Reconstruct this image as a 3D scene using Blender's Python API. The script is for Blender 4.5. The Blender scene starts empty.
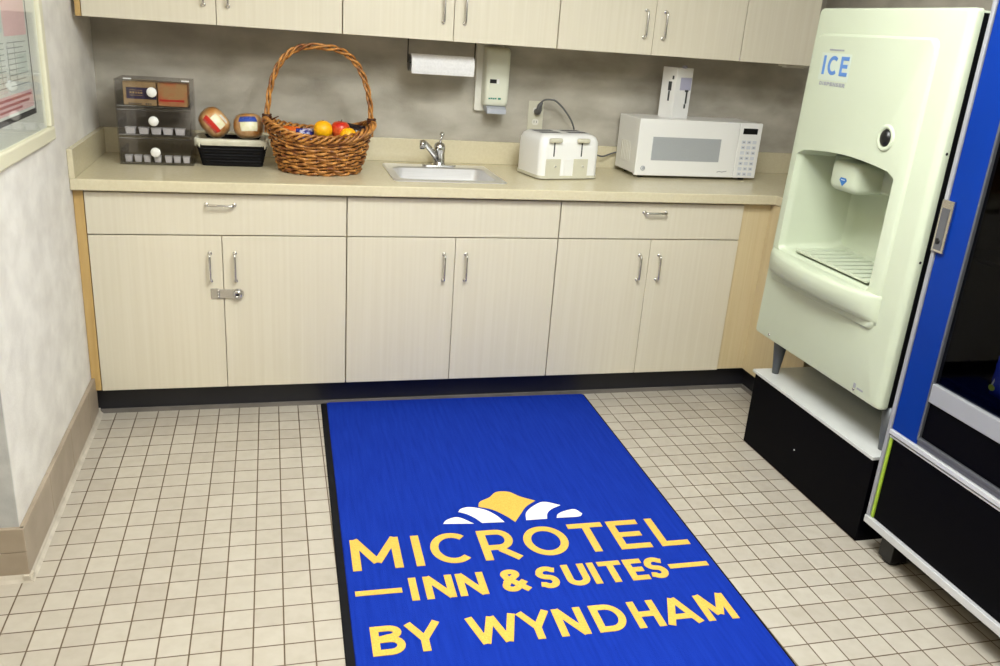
import bpy, bmesh, math, random
from mathutils import Vector, Matrix, Euler
random.seed(7)
sc = bpy.context.scene
C = sc.collection
PI = math.pi

# ------------------------------------------------------------------ camera
def add_camera():
    yaw, pit, roll, f = 0.2743, 0.3438, 0.0741, 849.9276
    fw = Vector((math.sin(yaw)*math.cos(pit), math.cos(yaw)*math.cos(pit), -math.sin(pit)))
    rt = Vector((math.cos(yaw), -math.sin(yaw), 0))
    up = rt.cross(fw)
    c, s = math.cos(roll), math.sin(roll)
    r2, u2 = c*rt + s*up, -s*rt + c*up
    cam = bpy.data.cameras.new('camera')
    cam.sensor_width = 36; cam.lens = f/1000*36
    cam.clip_start = .05; cam.clip_end = 50
    o = bpy.data.objects.new('camera', cam); C.objects.link(o)
    M = Matrix((r2, u2, -fw)).transposed().to_4x4()
    M.translation = Vector((0.651, -3.2625, 1.5312))
    o.matrix_world = M
    sc.camera = o
add_camera()

# ------------------------------------------------------------------ world, lights, exposure
sc.view_settings.view_transform = 'Standard'
sc.view_settings.look = 'None'
sc.view_settings.gamma = 1
sc.view_settings.use_curve_mapping = False
sc.view_settings.exposure = 0.38
w = bpy.data.worlds.new('world'); sc.world = w; w.use_nodes = True
w.node_tree.nodes['Background'].inputs[0].default_value = (1, .99, .97, 1)
w.node_tree.nodes['Background'].inputs[1].default_value = .25

def area(name, loc, sx, sy, power, col, rot=(0, 0, 0)):
    l = bpy.data.lights.new(name, 'AREA'); l.shape = 'RECTANGLE'
    l.size = sx; l.size_y = sy; l.energy = power; l.color = col
    o = bpy.data.objects.new(name, l); C.objects.link(o)
    o.location = loc; o.rotation_euler = rot
    return o
CEIL = 2.5
area('ceiling_lamp_glow', (1.42, -1.60, CEIL-.05), 1.15, .55, 36, (.968, 1, .98))
area('ceiling_lamp_glow', (1.25, -3.40, CEIL-.05), 1.15, .55, 20, (.968, 1, .98))
area('ceiling_lamp_glow', (-0.25, -2.5, CEIL-.05), .5, .5, 15, (1, .80, .46))

# ------------------------------------------------------------------ materials
def lin(c):
    return tuple((v/255/12.92 if v/255 <= .04045 else ((v/255+.055)/1.055)**2.4) for v in c)
def mat(name, col, rough=.5, metal=0, **kw):
    m = bpy.data.materials.new(name); m.use_nodes = True
    b = m.node_tree.nodes['Principled BSDF']
    b.inputs['Base Color'].default_value = (*lin(col), 1)
    b.inputs['Roughness'].default_value = rough
    b.inputs['Metallic'].default_value = metal
    for k, v in kw.items():
        b.inputs[k.replace('_', ' ')].default_value = v
    return m
def nodes(m):
    nt = m.node_tree
    return nt, nt.nodes, nt.links, nt.nodes['Principled BSDF']
def noisy(name, c1, c2, scale=(1, 1, 1), nscale=5, detail=3, rough=.5, metal=0, bump=0, lo=.3, hi=.7, bscale=None, dist=0, **kw):
    """two colours mixed by object-space noise, optional bump"""
    m = mat(name, c1, rough, metal, **kw)
    nt, N, L, b = nodes(m)
    tc = N.new('ShaderNodeTexCoord'); mp = N.new('ShaderNodeMapping')
    mp.inputs['Scale'].default_value = scale
    L.new(tc.outputs['Object'], mp.inputs['Vector'])
    n = N.new('ShaderNodeTexNoise'); n.inputs['Scale'].default_value = nscale; n.inputs['Detail'].default_value = detail
    n.inputs['Distortion'].default_value = dist
    L.new(mp.outputs[0], n.inputs['Vector'])
    r = N.new('ShaderNodeValToRGB')
    r.color_ramp.elements[0].position = lo; r.color_ramp.elements[1].position = hi
    r.color_ramp.elements[0].color = (*lin(c1), 1); r.color_ramp.elements[1].color = (*lin(c2), 1)
    L.new(n.outputs['Fac'], r.inputs[0]); L.new(r.outputs[0], b.inputs['Base Color'])
    if bump:
        bp = N.new('ShaderNodeBump'); bp.inputs['Strength'].default_value = bump; bp.inputs['Distance'].default_value = .002
        src = n
        if bscale:
            src = N.new('ShaderNodeTexNoise'); src.inputs['Scale'].default_value = bscale; src.inputs['Detail'].default_value = 3
            L.new(tc.outputs['Object'], src.inputs['Vector'])
        L.new(src.outputs['Fac'], bp.inputs['Height']); L.new(bp.outputs[0], b.inputs['Normal'])
    return m

M = {}
M['laminate'] = noisy('laminate', (212, 204, 183), (218, 211, 192), (30, 30, .5), 2.6, 6, .42, lo=.3, hi=.72)
M['laminate_side'] = noisy('laminate_side', (206, 188, 148), (214, 198, 160), (34, 34, .7), 2.6, 5, .42)
M['edge_band'] = noisy('edge_band', (186, 152, 92), (198, 166, 108), (20, 20, 1), 3, 3, .5)
M['counter'] = noisy('counter', (209, 199, 168), (215, 206, 177), (1, 1, 1), 90, 3, .24)
M['wallpaper'] = noisy('wallpaper', (157, 151, 138), (192, 187, 175), (.8, .8, 1.5), 6.5, 8, .8, lo=.3, hi=.7, bump=.25, bscale=160, dist=.15)
M['wallpaper_pale'] = noisy('wallpaper_pale', (217, 213, 206), (233, 230, 223), (1, 1, 1.3), 9, 7, .8, lo=.34, hi=.66, bump=.35, bscale=110, dist=.15)
M['wallpaper_grey'] = noisy('wallpaper_grey', (166, 168, 168), (194, 195, 194), (1, 1, 1.3), 9, 6, .8, bump=.25, bscale=160)
M['ceiling'] = noisy('ceiling', (226, 224, 216), (236, 234, 228), nscale=60, rough=.9)
M['taupe_tile'] = noisy('taupe_tile', (154, 140, 122), (170, 156, 138), nscale=9, rough=.45)
M['grout_bead'] = noisy('grout_bead', (178, 170, 156), (200, 192, 178), nscale=20, rough=.7)
M['black_vinyl'] = noisy('black_vinyl', (20, 20, 27), (28, 28, 34), nscale=6, rough=.45)
M['grey_cove'] = noisy('grey_cove', (96, 92, 88), (120, 114, 108), nscale=8, rough=.6)
M['chrome'] = mat('chrome', (205, 205, 205), .16, 1)
M['nickel'] = mat('nickel', (212, 210, 206), .24, 1)
M['steel'] = noisy('steel', (240, 240, 241), (247, 247, 248), (2, 60, 60), 3, 3, .36, .85)
M['dark_metal'] = mat('dark_metal', (60, 58, 56), .4, .8)
M['white_plastic'] = mat('white_plastic', (238, 238, 236), .3)
M['white_plastic2'] = mat('white_plastic_warm', (226, 224, 214), .35)
M['beige_plastic'] = mat('beige_plastic', (206, 203, 184), .4)
M['grey_plastic'] = mat('grey_plastic', (168, 172, 182), .4)
M['soap_cover'] = mat('soap_cover', (222, 224, 208), .3)
M['keys'] = mat('keys', (214, 218, 226), .4)
M['print_grey'] = mat('print_grey', (150, 152, 160), .5)
M['mw_window'] = noisy('mw_window', (166, 170, 174), (174, 178, 182), nscale=400, rough=.25)
M['black_plastic'] = mat('black_plastic', (16, 16, 18), .35)
M['black_panel'] = mat('black_panel', (2, 2, 6), .5, Specular_IOR_Level=.06)
M['slot_dark'] = mat('slot_dark', (62, 62, 64), .5)
M['ice_shell'] = noisy('ice_shell', (190, 198, 175), (194, 202, 180), nscale=3, rough=.4)
M['ice_body'] = mat('ice_body', (150, 152, 146), .5)
M['ledge'] = noisy('ledge', (196, 198, 196), (206, 208, 206), nscale=10, rough=.3)
M['leg_grey'] = mat('leg_grey', (92, 96, 100), .45, .3)
M['ice_blue'] = mat('ice_blue', (88, 132, 196), .5)
M['ice_pale'] = mat('ice_pale', (200, 214, 224), .5)
M['ice_label'] = mat('ice_label', (195, 205, 190), .45)
M['emblem_blue'] = mat('emblem_blue', (40, 110, 180), .4)
M['vend_blue'] = noisy('vend_blue', (4, 44, 128), (6, 48, 136), nscale=2, rough=.35, Specular_IOR_Level=.12)
M['alu'] = noisy('alu', (206, 208, 212), (220, 222, 226), (40, 1, 1), 4, 2, .4, .35)
M['alu_mid'] = noisy('alu_mid', (160, 162, 168), (172, 174, 180), (40, 1, 1), 4, 2, .42, .35)
M['alu_dark'] = mat('alu_dark', (110, 112, 118), .4, .6)
M['lime'] = mat('lime', (150, 180, 50), .4)
M['mat_rubber'] = noisy('mat_rubber', (8, 9, 14), (14, 15, 20), nscale=30, rough=.8, Specular_IOR_Level=.2)
M['mat_gold'] = noisy('mat_gold', (212, 168, 68), (228, 186, 86), nscale=220, detail=2, rough=.95, bump=.8)
M['mat_white'] = noisy('mat_white', (236, 234, 222), (248, 246, 238), nscale=220, detail=2, rough=.95, bump=.8)
M['mat_blue'] = noisy('mat_blue', (14, 43, 146), (20, 52, 160), (12, .8, 1), 7, 6, .95, bump=.9, bscale=330, Specular_IOR_Level=.1)
M['wicker'] = noisy('wicker', (108, 54, 17), (208, 146, 72), (1, 1, 1), 34, 3, .4, lo=.32, hi=.68, bump=.3)
M['wicker_dark'] = noisy('wicker_dark', (50, 22, 8), (84, 42, 16), (1, 1, 1), 40, 3, .5)
M['orange'] = noisy('orange_peel', (244, 172, 8), (250, 186, 14), nscale=8, rough=.42, bump=.25, bscale=260)
M['apple'] = noisy('apple_skin', (196, 40, 26), (232, 120, 56), (1, 1, 2.2), 14, 3, .3, lo=.4, hi=.75)
M['stem'] = mat('stem', (70, 46, 24), .7)
M['dark_wrap'] = mat('dark_wrap', (34, 26, 32), .22)
M['blue_wrap'] = noisy('blue_wrap', (40, 44, 120), (196, 190, 206), nscale=38, rough=.25, lo=.52, hi=.62)
M['red_wrap'] = noisy('red_wrap', (206, 84, 24), (228, 120, 40), nscale=20, rough=.3)
M['black_weave'] = noisy('black_weave', (8, 8, 12), (15, 14, 18), (1, 1, 6), 60, 2, .6, bump=.6, Specular_IOR_Level=.25)
M['cloth'] = noisy('cloth', (202, 200, 182), (218, 216, 200), nscale=30, rough=.9, bump=.4, bscale=240)
M['bread'] = noisy('bread', (204, 140, 66), (242, 208, 154), nscale=26, rough=.5, lo=.35, hi=.68)
M['film'] = mat('film', (250, 250, 250), .12, 0, Transmission_Weight=1, IOR=1.25)
M['label_red'] = mat('label_red', (200, 40, 26), .4)
M['label_blue'] = mat('label_blue', (50, 78, 170), .4)
M['label_cream'] = noisy('label_cream', (222, 220, 176), (238, 234, 214), nscale=60, rough=.4)
M['label_white'] = mat('label_white', (240, 238, 230), .45)
M['kraft'] = noisy('kraft', (176, 148, 104), (192, 164, 120), nscale=50, rough=.7)
M['kraft_orange'] = noisy('kraft_orange', (206, 112, 66), (188, 148, 96), nscale=16, rough=.6, lo=.34, hi=.52)
M['purple'] = mat('purple', (56, 44, 84), .5)
M['tub'] = mat('tub', (226, 226, 230), .4)
M['pale_yellow'] = mat('pale_yellow', (220, 216, 190), .45)
M['sheet'] = noisy('sheet', (208, 216, 206), (216, 222, 214), nscale=6, rough=.5)
M['sheet_green'] = noisy('sheet_green', (190, 204, 196), (206, 216, 206), nscale=18, rough=.5)
M['pink'] = mat('pink', (222, 190, 188), .5)
M['red_print'] = mat('red_print', (176, 110, 108), .5)
M['ink'] = mat('ink', (56, 58, 60), .5)
M['ink_soft'] = mat('ink_soft', (140, 148, 142), .5)
M['mount'] = mat('mount', (222, 226, 216), .3)
M['teal'] = mat('teal', (40, 130, 110), .4)
M['lavender'] = mat('lavender', (176, 176, 200), .5)
M['paper'] = noisy('paper_towel', (224, 224, 226), (234, 234, 236), nscale=120, rough=.95, bump=.3)
M['cord'] = mat('cord', (92, 92, 92), .5)
M['bottle_blue'] = mat('bottle_blue', (60, 80, 200), .25)
M['bottle_cap'] = mat('bottle_cap', (196, 210, 60), .4)
M['lamp_panel'] = mat('lamp_panel', (250, 248, 240), .6, Emission_Strength=3, Emission_Color=(1, .97, .9, 1))
M['fill_globe'] = mat('fill_globe', (250, 250, 248), .5, Emission_Strength=63, Emission_Color=(.968, 1, .98, 1))  # emission of the globe added as fill light
def thin_glass(name, tint=(1, 1, 1), base=.06, grazing=.5, rough=.02):
    m = bpy.data.materials.new(name); m.use_nodes = True
    nt = m.node_tree; N, L = nt.nodes, nt.links
    N.remove(N['Principled BSDF'])
    out = N['Material Output']
    t = N.new('ShaderNodeBsdfTransparent'); t.inputs[0].default_value = (*tint, 1)
    g = N.new('ShaderNodeBsdfGlossy'); g.inputs['Roughness'].default_value = rough; g.inputs[0].default_value = (1, 1, 1, 1)
    lw = N.new('ShaderNodeLayerWeight'); lw.inputs[0].default_value = .25
    mr = N.new('ShaderNodeMapRange'); mr.inputs['To Min'].default_value = base; mr.inputs['To Max'].default_value = grazing
    L.new(lw.outputs['Fresnel'], mr.inputs['Value'])
    mx = N.new('ShaderNodeMixShader')
    L.new(mr.outputs[0], mx.inputs[0]); L.new(t.outputs[0], mx.inputs[1]); L.new(g.outputs[0], mx.inputs[2])
    L.new(mx.outputs[0], out.inputs['Surface'])
    return m
M['acrylic'] = thin_glass('acrylic', (.88, .87, .87), .025, .3)
M['acrylic_edge'] = thin_glass('acrylic_edge', (.8, .8, .78), .2, .6, .1)
M['pane'] = thin_glass('pane', (1, 1, 1), .03, .25)
M['pane_dark'] = thin_glass('pane_dark', (.5, .51, .55), .006, .08)
M['wrap_film'] = thin_glass('wrap_film', (1, 1, 1), .13, .75, .2)

def floor_material():
    m = mat('floor_tile', (200, 190, 172), .38)
    nt, N, L, b = nodes(m)
    tc = N.new('ShaderNodeTexCoord'); mp = N.new('ShaderNodeMapping')
    T = .0773
    # tile grid: grout line through x=.1153, y=-.1012
    mp.inputs['Location'].default_value = (-.1153, .1012, 0)
    L.new(tc.outputs['Object'], mp.inputs['Vector'])
    br = N.new('ShaderNodeTexBrick')
    br.offset = 0; br.squash = 1
    br.inputs['Scale'].default_value = 1
    br.inputs['Brick Width'].default_value = T; br.inputs['Row Height'].default_value = T
    br.inputs['Mortar Size'].default_value = .0021; br.inputs['Mortar Smooth'].default_value = .15
    br.inputs['Bias'].default_value = 0
    br.inputs['Color1'].default_value = (*lin((176, 169, 157)), 1)
    br.inputs['Color2'].default_value = (*lin((187, 181, 169)), 1)
    br.inputs['Mortar'].default_value = (*lin((100, 84, 66)), 1)
    L.new(mp.outputs[0], br.inputs['Vector'])
    n = N.new('ShaderNodeTexNoise'); n.inputs['Scale'].default_value = 26; n.inputs['Detail'].default_value = 5
    L.new(tc.outputs['Object'], n.inputs['Vector'])
    mx = N.new('ShaderNodeMixRGB'); mx.blend_type = 'MULTIPLY'; mx.inputs[0].default_value = .35
    r = N.new('ShaderNodeValToRGB'); r.color_ramp.elements[0].position = .3; r.color_ramp.elements[1].position = .6
    r.color_ramp.elements[0].color = (.80, .77, .72, 1)
    L.new(n.outputs['Fac'], r.inputs[0])
    L.new(br.outputs['Color'], mx.inputs[1]); L.new(r.outputs[0], mx.inputs[2])
    L.new(mx.outputs[0], b.inputs['Base Color'])
    bp = N.new('ShaderNodeBump'); bp.inputs['Strength'].default_value = .5; bp.inputs['Distance'].default_value = .002; bp.invert = True
    L.new(br.outputs['Fac'], bp.inputs['Height']); L.new(bp.outputs[0], b.inputs['Normal'])
    return m
M['floor'] = floor_material()
M['far_paint'] = noisy('far_paint', (120, 116, 108), (128, 124, 116), nscale=30, rough=.9)

# ------------------------------------------------------------------ mesh helpers
def bx(bm, x0, x1, y0, y1, z0, z1, bev=0, seg=2):
    """axis-aligned box, optionally with rounded edges, added to bm"""
    t = bmesh.new()
    bmesh.ops.create_cube(t, size=1)
    for v in t.verts:
        v.co = Vector(((x0+x1)/2 + v.co.x*(x1-x0), (y0+y1)/2 + v.co.y*(y1-y0), (z0+z1)/2 + v.co.z*(z1-z0)))
    if bev:
        bmesh.ops.bevel(t, geom=list(t.edges), offset=bev, segments=seg, profile=.5, affect='EDGES')
    merge(bm, t)
def merge(bm, t, mtx=None):
    me = bpy.data.meshes.new('tmp'); t.to_mesh(me); t.free()
    if mtx is not None: me.transform(mtx)
    bm.from_mesh(me); bpy.data.meshes.remove(me)
def box(x0, x1, y0, y1, z0, z1, bev=0, seg=2):
    bm = bmesh.new(); bx(bm, x0, x1, y0, y1, z0, z1, bev, seg); return bm
def tube(bm, pts, rad, n=10, closed=False, cap=True):
    pts = [Vector(p) for p in pts]
    k = len(pts); rads = rad if isinstance(rad, (list, tuple)) else [rad]*k
    rings = []; prev = None
    for i, p in enumerate(pts):
        if closed: t = pts[(i+1) % k]-pts[i-1]
        else: t = pts[min(i+1, k-1)]-pts[max(i-1, 0)]
        t.normalize()
        if prev is None:
            a = Vector((0, 0, 1)) if abs(t.z) < .9 else Vector((1, 0, 0))
            nrm = t.cross(a).normalized()
        else:
            nrm = (prev - t*prev.dot(t)).normalized()
        prev = nrm; bn = t.cross(nrm)
        rings.append([bm.verts.new(p + (nrm*math.cos(2*PI*j/n) + bn*math.sin(2*PI*j/n))*rads[i]) for j in range(n)])
    for i in range(k if closed else k-1):
        a, b = rings[i], rings[(i+1) % k]
        for j in range(n):
            f = bm.faces.new((a[j], a[(j+1) % n], b[(j+1) % n], b[j])); f.smooth = True
    if cap and not closed:
        bm.faces.new(rings[0][::-1]); bm.faces.new(rings[-1])
def lathe(bm, prof, n=32, c=(0, 0, 0), sx=1, sy=1):
    """profile [(r,z)] revolved about z"""
    rings = []
    for r, z in prof:
        if r < 1e-6: rings.append([bm.verts.new((c[0], c[1], c[2]+z))])
        else: rings.append([bm.verts.new((c[0]+sx*r*math.cos(2*PI*j/n), c[1]+sy*r*math.sin(2*PI*j/n), c[2]+z)) for j in range(n)])
    for a, b in zip(rings, rings[1:]):
        for j in range(n):
            va = [a[0]] if len(a) == 1 else [a[j], a[(j+1) % n]]
            vb = [b[0]] if len(b) == 1 else [b[(j+1) % n], b[j]]
            if len(va)+len(vb) >= 3:
                f = bm.faces.new(va+vb); f.smooth = True
def bridge(bm, a, b, smooth=False):
    n = len(a)
    for j in range(n):
        f = bm.faces.new((a[j], a[(j+1) % n], b[(j+1) % n], b[j])); f.smooth = smooth
def rrect(u0, u1, v0, v1, r, n=6):
    pts = []
    for cx, cy, a0 in ((u1-r, v0+r, -PI/2), (u1-r, v1-r, 0), (u0+r, v1-r, PI/2), (u0+r, v0+r, PI)):
        for i in range(n+1):
            a = a0 + PI/2*i/n
            pts.append((cx+r*math.cos(a), cy+r*math.sin(a)))
    return pts
def prism(bm, pts, z0, z1, axis='z', smooth=False):
    """extrude a 2-D outline; axis z: (x,y); axis x: (y,z); axis y: (x,z)"""
    def co(p, h):
        return {'z': (p[0], p[1], h), 'x': (h, p[0], p[1]), 'y': (p[0], h, p[1])}[axis]
    a = [bm.verts.new(co(p, z0)) for p in pts]; b = [bm.verts.new(co(p, z1)) for p in pts]
    bridge(bm, a, b, smooth)
    bm.faces.new(a[::-1]); bm.faces.new(b)
def link(name, bm, m, parent=None, loc=None, smooth=None):
    bmesh.ops.recalc_face_normals(bm, faces=list(bm.faces))
    me = bpy.data.meshes.new(name); bm.to_mesh(me); bm.free()
    me.materials.append(m)
    o = bpy.data.objects.new(name, me); C.objects.link(o)
    if parent: o.parent = parent
    if loc: o.location = loc
    if smooth:
        for p in me.polygons: p.use_smooth = True
        me.set_sharp_from_angle(angle=math.radians(smooth))
    return o
def tag(o, label=None, cat=None, group=None):
    if label: o['label'] = label
    if cat: o['category'] = cat
    if group: o['group'] = group
    return o
def thing(name, label, cat, loc=(0, 0, 0), rz=0, group=None):
    o = bpy.data.objects.new(name, None); C.objects.link(o)
    o.empty_display_size = .05
    o.location = loc; o.rotation_euler = (0, 0, rz)
    return tag(o, label, cat, group)
def struct(name, bm, m):
    o = link(name, bm, m); o['kind'] = 'structure'; return o
def copy_tree(o, parent=None):
    c = o.copy(); C.objects.link(c); c.parent = parent
    for ch in list(o.children): copy_tree(ch, c)
    return c

# stroke lettering ---------------------------------------------------------
def arc(cx, cy, rx, ry, a0, a1, n=20):
    return [(cx+rx*math.cos(math.radians(a0+(a1-a0)*i/n)), cy+ry*math.sin(math.radians(a0+(a1-a0)*i/n))) for i in range(n+1)]
def glyph(ch, W, H, t):
    """centre-lines of a geometric sans capital W wide and H tall with stroke t"""
    h = t/2
    if ch == 'M': return [[(h, 0), (h, H)], [(h*.9, H), (W/2, H*.22)], [(W/2, H*.22), (W-h*.9, H)], [(W-h, H), (W-h, 0)]]
    if ch == 'I': return [[(W/2, 0), (W/2, H)]]
    if ch == 'C': return [arc(W*.54, H/2, W*.54-h, H/2-h, 48, 312, 28)]
    if ch == 'O': return [arc(W/2, H/2, W/2-h, H/2-h, 0, 360, 36)]
    if ch == 'R': return [[(h, 0), (h, H)], [(h, H-h), (W*.5, H-h)] + arc(W*.5, H*.66, W*.42-h, H*.34-h, 90, -90, 12) + [(h, H*.32+h)], [(W*.5, H*.34), (W-h*.6, 0)]]
    if ch == 'P': return [[(h, 0), (h, H)], [(h, H-h), (W*.5, H-h)] + arc(W*.5, H*.66, W*.46-h, H*.34-h, 90, -90, 12) + [(h, H*.32+h)]]
    if ch == 'T': return [[(0, H-h), (W, H-h)], [(W/2, H-h), (W/2, 0)]]
    if ch == 'E': return [[(h, 0), (h, H)], [(h, H-h), (W, H-h)], [(h, H/2), (W*.9, H/2)], [(h, h), (W, h)]]
    if ch == 'L': return [[(h, 0), (h, H)], [(h, h), (W, h)]]
    if ch == 'N': return [[(h, 0), (h, H)], [(h, H-h*.3), (W-h, h*.3)], [(W-h, 0), (W-h, H)]]
    if ch == 'S':
        r = H/4 - h*.5
        return [[(W*.94, H*.80)] + arc(W*.52, H-h-r, W*.42-h*.4, r, 40, 180, 12) + arc(W*.52, H-h-r, W*.45-h*.4, r, 190, 250, 6)
                + arc(W*.48, h+r, W*.48-h, r, 70, 0, 8) + arc(W*.48, h+r, W*.48-h, r, -10, -140, 12) + [(W*.05, H*.2)]]
    if ch == 'U':
        r = W/2-h
        return [[(h, H), (h, r*.9+h)] + arc(W/2, r*.9+h, r, r*.9, 180, 360, 18) + [(W-h, H)]]
    if ch == 'B': return [[(h, 0), (h, H)], [(h, H-h), (W*.52, H-h)] + arc(W*.52, H*.76-h*.1, W*.42-h, H*.24-h*.9, 90, -90, 10) + [(h, H*.52)],
                          [(h, H*.52), (W*.56, H*.52)] + arc(W*.56, H*.26+h*.5, W*.44-h, H*.26-h*.5, 90, -90, 10) + [(h, h)]]
    if ch == 'Y': return [[(h*.8, H), (W/2, H*.42)], [(W-h*.8, H), (W/2, H*.42)], [(W/2, H*.48), (W/2, 0)]]
    if ch == 'W': return [[(h*.8, H), (W*.28, h*.4)], [(W*.28, h*.4), (W*.5, H-h*.4)], [(W*.5, H-h*.4), (W*.72, h*.4)], [(W*.72, h*.4), (W-h*.8, H)]]
    if ch == 'D': return [[(h, 0), (h, H)], [(h, H-h), (W*.45, H-h)] + arc(W*.45, H/2, W*.55-h, H/2-h, 90, -90, 20) + [(h, h)]]
    if ch == 'H': return [[(h, 0), (h, H)], [(W-h, 0), (W-h, H)], [(h, H/2), (W-h, H/2)]]
    if ch == 'A': return [[(h*.7, 0), (W/2, H-h*.2)], [(W/2, H-h*.2), (W-h*.7, 0)], [(W*.2, H*.28), (W*.8, H*.28)]]
    if ch == '&': return [[(W, h*.3), (W*.26, H*.62)] + arc(W*.44, H*.77, W*.24, H*.23-h, 205, -25, 16) + [(W*.22, H*.43)]
                          + arc(W*.38, H*.26, W*.38-h, H*.26-h, 135, 330, 16) + [(W*.93, H*.45)]]
    if ch == '-': return [[(0, H/2), (W, H/2)]]
    return []
def stroke(bm, pts, t, d):
    """flat ribbon of width t along pts, d thick, in the local xy plane"""
    pts = [Vector((p[0], p[1])) for p in pts]
    q = [pts[0]]
    for p in pts[1:]:
        if (p-q[-1]).length > 1e-5: q.append(p)
    pts = q; k = len(pts); L_, R_ = [], []
    closed = (pts[0]-pts[-1]).length < 1e-4
    for i, p in enumerate(pts):
        a = pts[i]-pts[i-1] if i else (pts[-1]-pts[-2] if closed else pts[1]-pts[0])
        b = pts[i+1]-pts[i] if i < k-1 else (pts[1]-pts[0] if closed else a)
        a = a.normalized(); b = b.normalized()
        tn = (a+b).normalized(); nn = Vector((-tn.y, tn.x))
        s = t/2/max(.5, nn.dot(Vector((-a.y, a.x))))
        L_.append(p+nn*s); R_.append(p-nn*s)
    lo = [[bm.verts.new((v.x, v.y, z+(4e-6*q_ if z else 0))) for q_, v in enumerate(S)] for S in (L_, R_) for z in (0, d)]
    l0, l1, r0, r1 = lo
    for i in range(k-1):
        bm.faces.new((l1[i], r1[i], r1[i+1], l1[i+1])); bm.faces.new((l0[i], l0[i+1], r0[i+1], r0[i]))
        bm.faces.new((l0[i], l1[i], l1[i+1], l0[i+1])); bm.faces.new((r0[i], r0[i+1], r1[i+1], r1[i]))
    bm.faces.new((l0[0], r0[0], r1[0], l1[0])); bm.faces.new((l0[-1], l1[-1], r1[-1], r0[-1]))
def letter(bm, ch, x, y, W, H, t, d=.0012):
    for k, g in enumerate(glyph(ch, W, H, t)): stroke(bm, [(x+p[0], y+p[1]) for p in g], t, d+.00012*k)
def word(bm, s, x, y, total, H, t, gap=.18, d=.001):
    """evenly fitted small lettering"""
    wid = {'I': .3, 'M': 1.15, 'W': 1.2}
    ws = [wid.get(c, .78) for c in s]; k = total/(sum(ws)+gap*(len(s)-1))
    for c, q in zip(s, ws):
        letter(bm, c, x, y, q*k, H, t, d); x += (q+gap)*k
def text_face(normal_axis, origin):
    """matrix putting local (u, v, out) on a face.  '-x': u->-y, v->z, out->-x ; '-y': u->x, v->z, out->-y"""
    if normal_axis == '-x': m = Matrix(((0, 0, -1), (-1, 0, 0), (0, 1, 0)))
    elif normal_axis == '-y': m = Matrix(((1, 0, 0), (0, 0, -1), (0, 1, 0)))
    elif normal_axis == '+x': m = Matrix(((0, 0, 1), (1, 0, 0), (0, 1, 0)))
    m = m.to_4x4(); m.translation = Vector(origin); return m
def flat(fn, mtx):
    t = bmesh.new(); fn(t); bm = bmesh.new(); merge(bm, t, mtx); return bm

# ================================================================== SETTING
XL, XR, YB = -.035, 3.25, .61          # left wall face, right wall face, back wall face
YF, XFAR, YC = -4.3, -1.7, -1.02       # wall behind the camera, far side of the room, left wall's outer corner
struct('floor', box(XFAR-.1, XR+.1, YF-.1, YB+.1, -.08, 0), M['floor'])
struct('ceiling', box(XFAR-.1, XR+.1, YF-.1, YB+.1, CEIL, CEIL+.08), M['ceiling'])
struct('wall_back', box(XL-.1, XR+.1, YB, YB+.1, 0, CEIL), M['wallpaper'])
struct('wall_left', box(XL-.12, XL, YC, YB, 0, CEIL), M['wallpaper_pale'])
struct('wall_left_return', box(XFAR-.1, XL-.12, YC, YC+.1, 0, CEIL), M['wallpaper_grey'])
b = box(XL-.12, XL-.001, YC-.003, YC, 0, CEIL); struct('trim_1', b, M['wallpaper_grey'])
struct('wall_right', box(XR, XR+.1, YF, YB, 0, CEIL), M['wallpaper'])
struct('wall_front', box(XFAR-.1, XR+.1, YF-.1, YF, 0, CEIL), M['far_paint'])
struct('wall_far_left', box(XFAR-.1, XFAR, YF, YC, 0, CEIL), M['far_paint'])
# tiled baseboard on the left wall, wrapping the outer corner
BT = .014
def baseboard_left():
    bm = bmesh.new()
    y = .02
    n = 0
    yy = YC-BT
    while yy < y-.001:                      # face tiles, butt joined
        y1 = min(yy+.3, y); bx(bm, XL, XL+BT, yy+.0006, y1-.0006, .018, .165, .002, 2); yy = y1
    xx = XL+BT
    while xx > XFAR+.01:
        x0 = max(xx-.3, XFAR)
        bx(bm, x0+.0006, xx-.0006, YC-.003-BT, YC-.003, .018, .09, .002, 2)
        bx(bm, x0+.0006, xx-.0006, YC-.003-BT, YC-.003, .0915, .165, .002, 2); xx = x0
    return bm
struct('baseboard_left', baseboard_left(), M['taupe_tile'])
def cove():
    bm = bmesh.new()
    prism(bm, [(XL, 0), (XL+BT+.012, 0), (XL+BT+.004, .008), (XL+BT, .02), (XL, .02)], YC-BT-.012, .05, 'y')
    prism(bm, [(YC, 0), (YC-BT-.015, 0), (YC-BT-.008, .008), (YC-BT-.003, .02), (YC, .02)], XFAR, XL+BT+.008, 'x')
    return bm
struct('trim_2', cove(), M['grout_bead'])
# black vinyl kick under the cabinets, with its grey cove foot
def kick(y0, y1, z0, z1, g=0):
    bm = bmesh.new()
    prism(bm, [(XL, y1), (XL, y0-g), (2.80-g, y0-g), (2.80-g, -.44), (2.80+.006, -.44), (2.80+.006, y1)], z0, z1)
    return bm
struct('baseboard_back', kick(.05, .056, 0, .116), M['black_vinyl'])
struct('trim_3', kick(.05, .0505, 0, .016, .010), M['grey_cove'])

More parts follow.
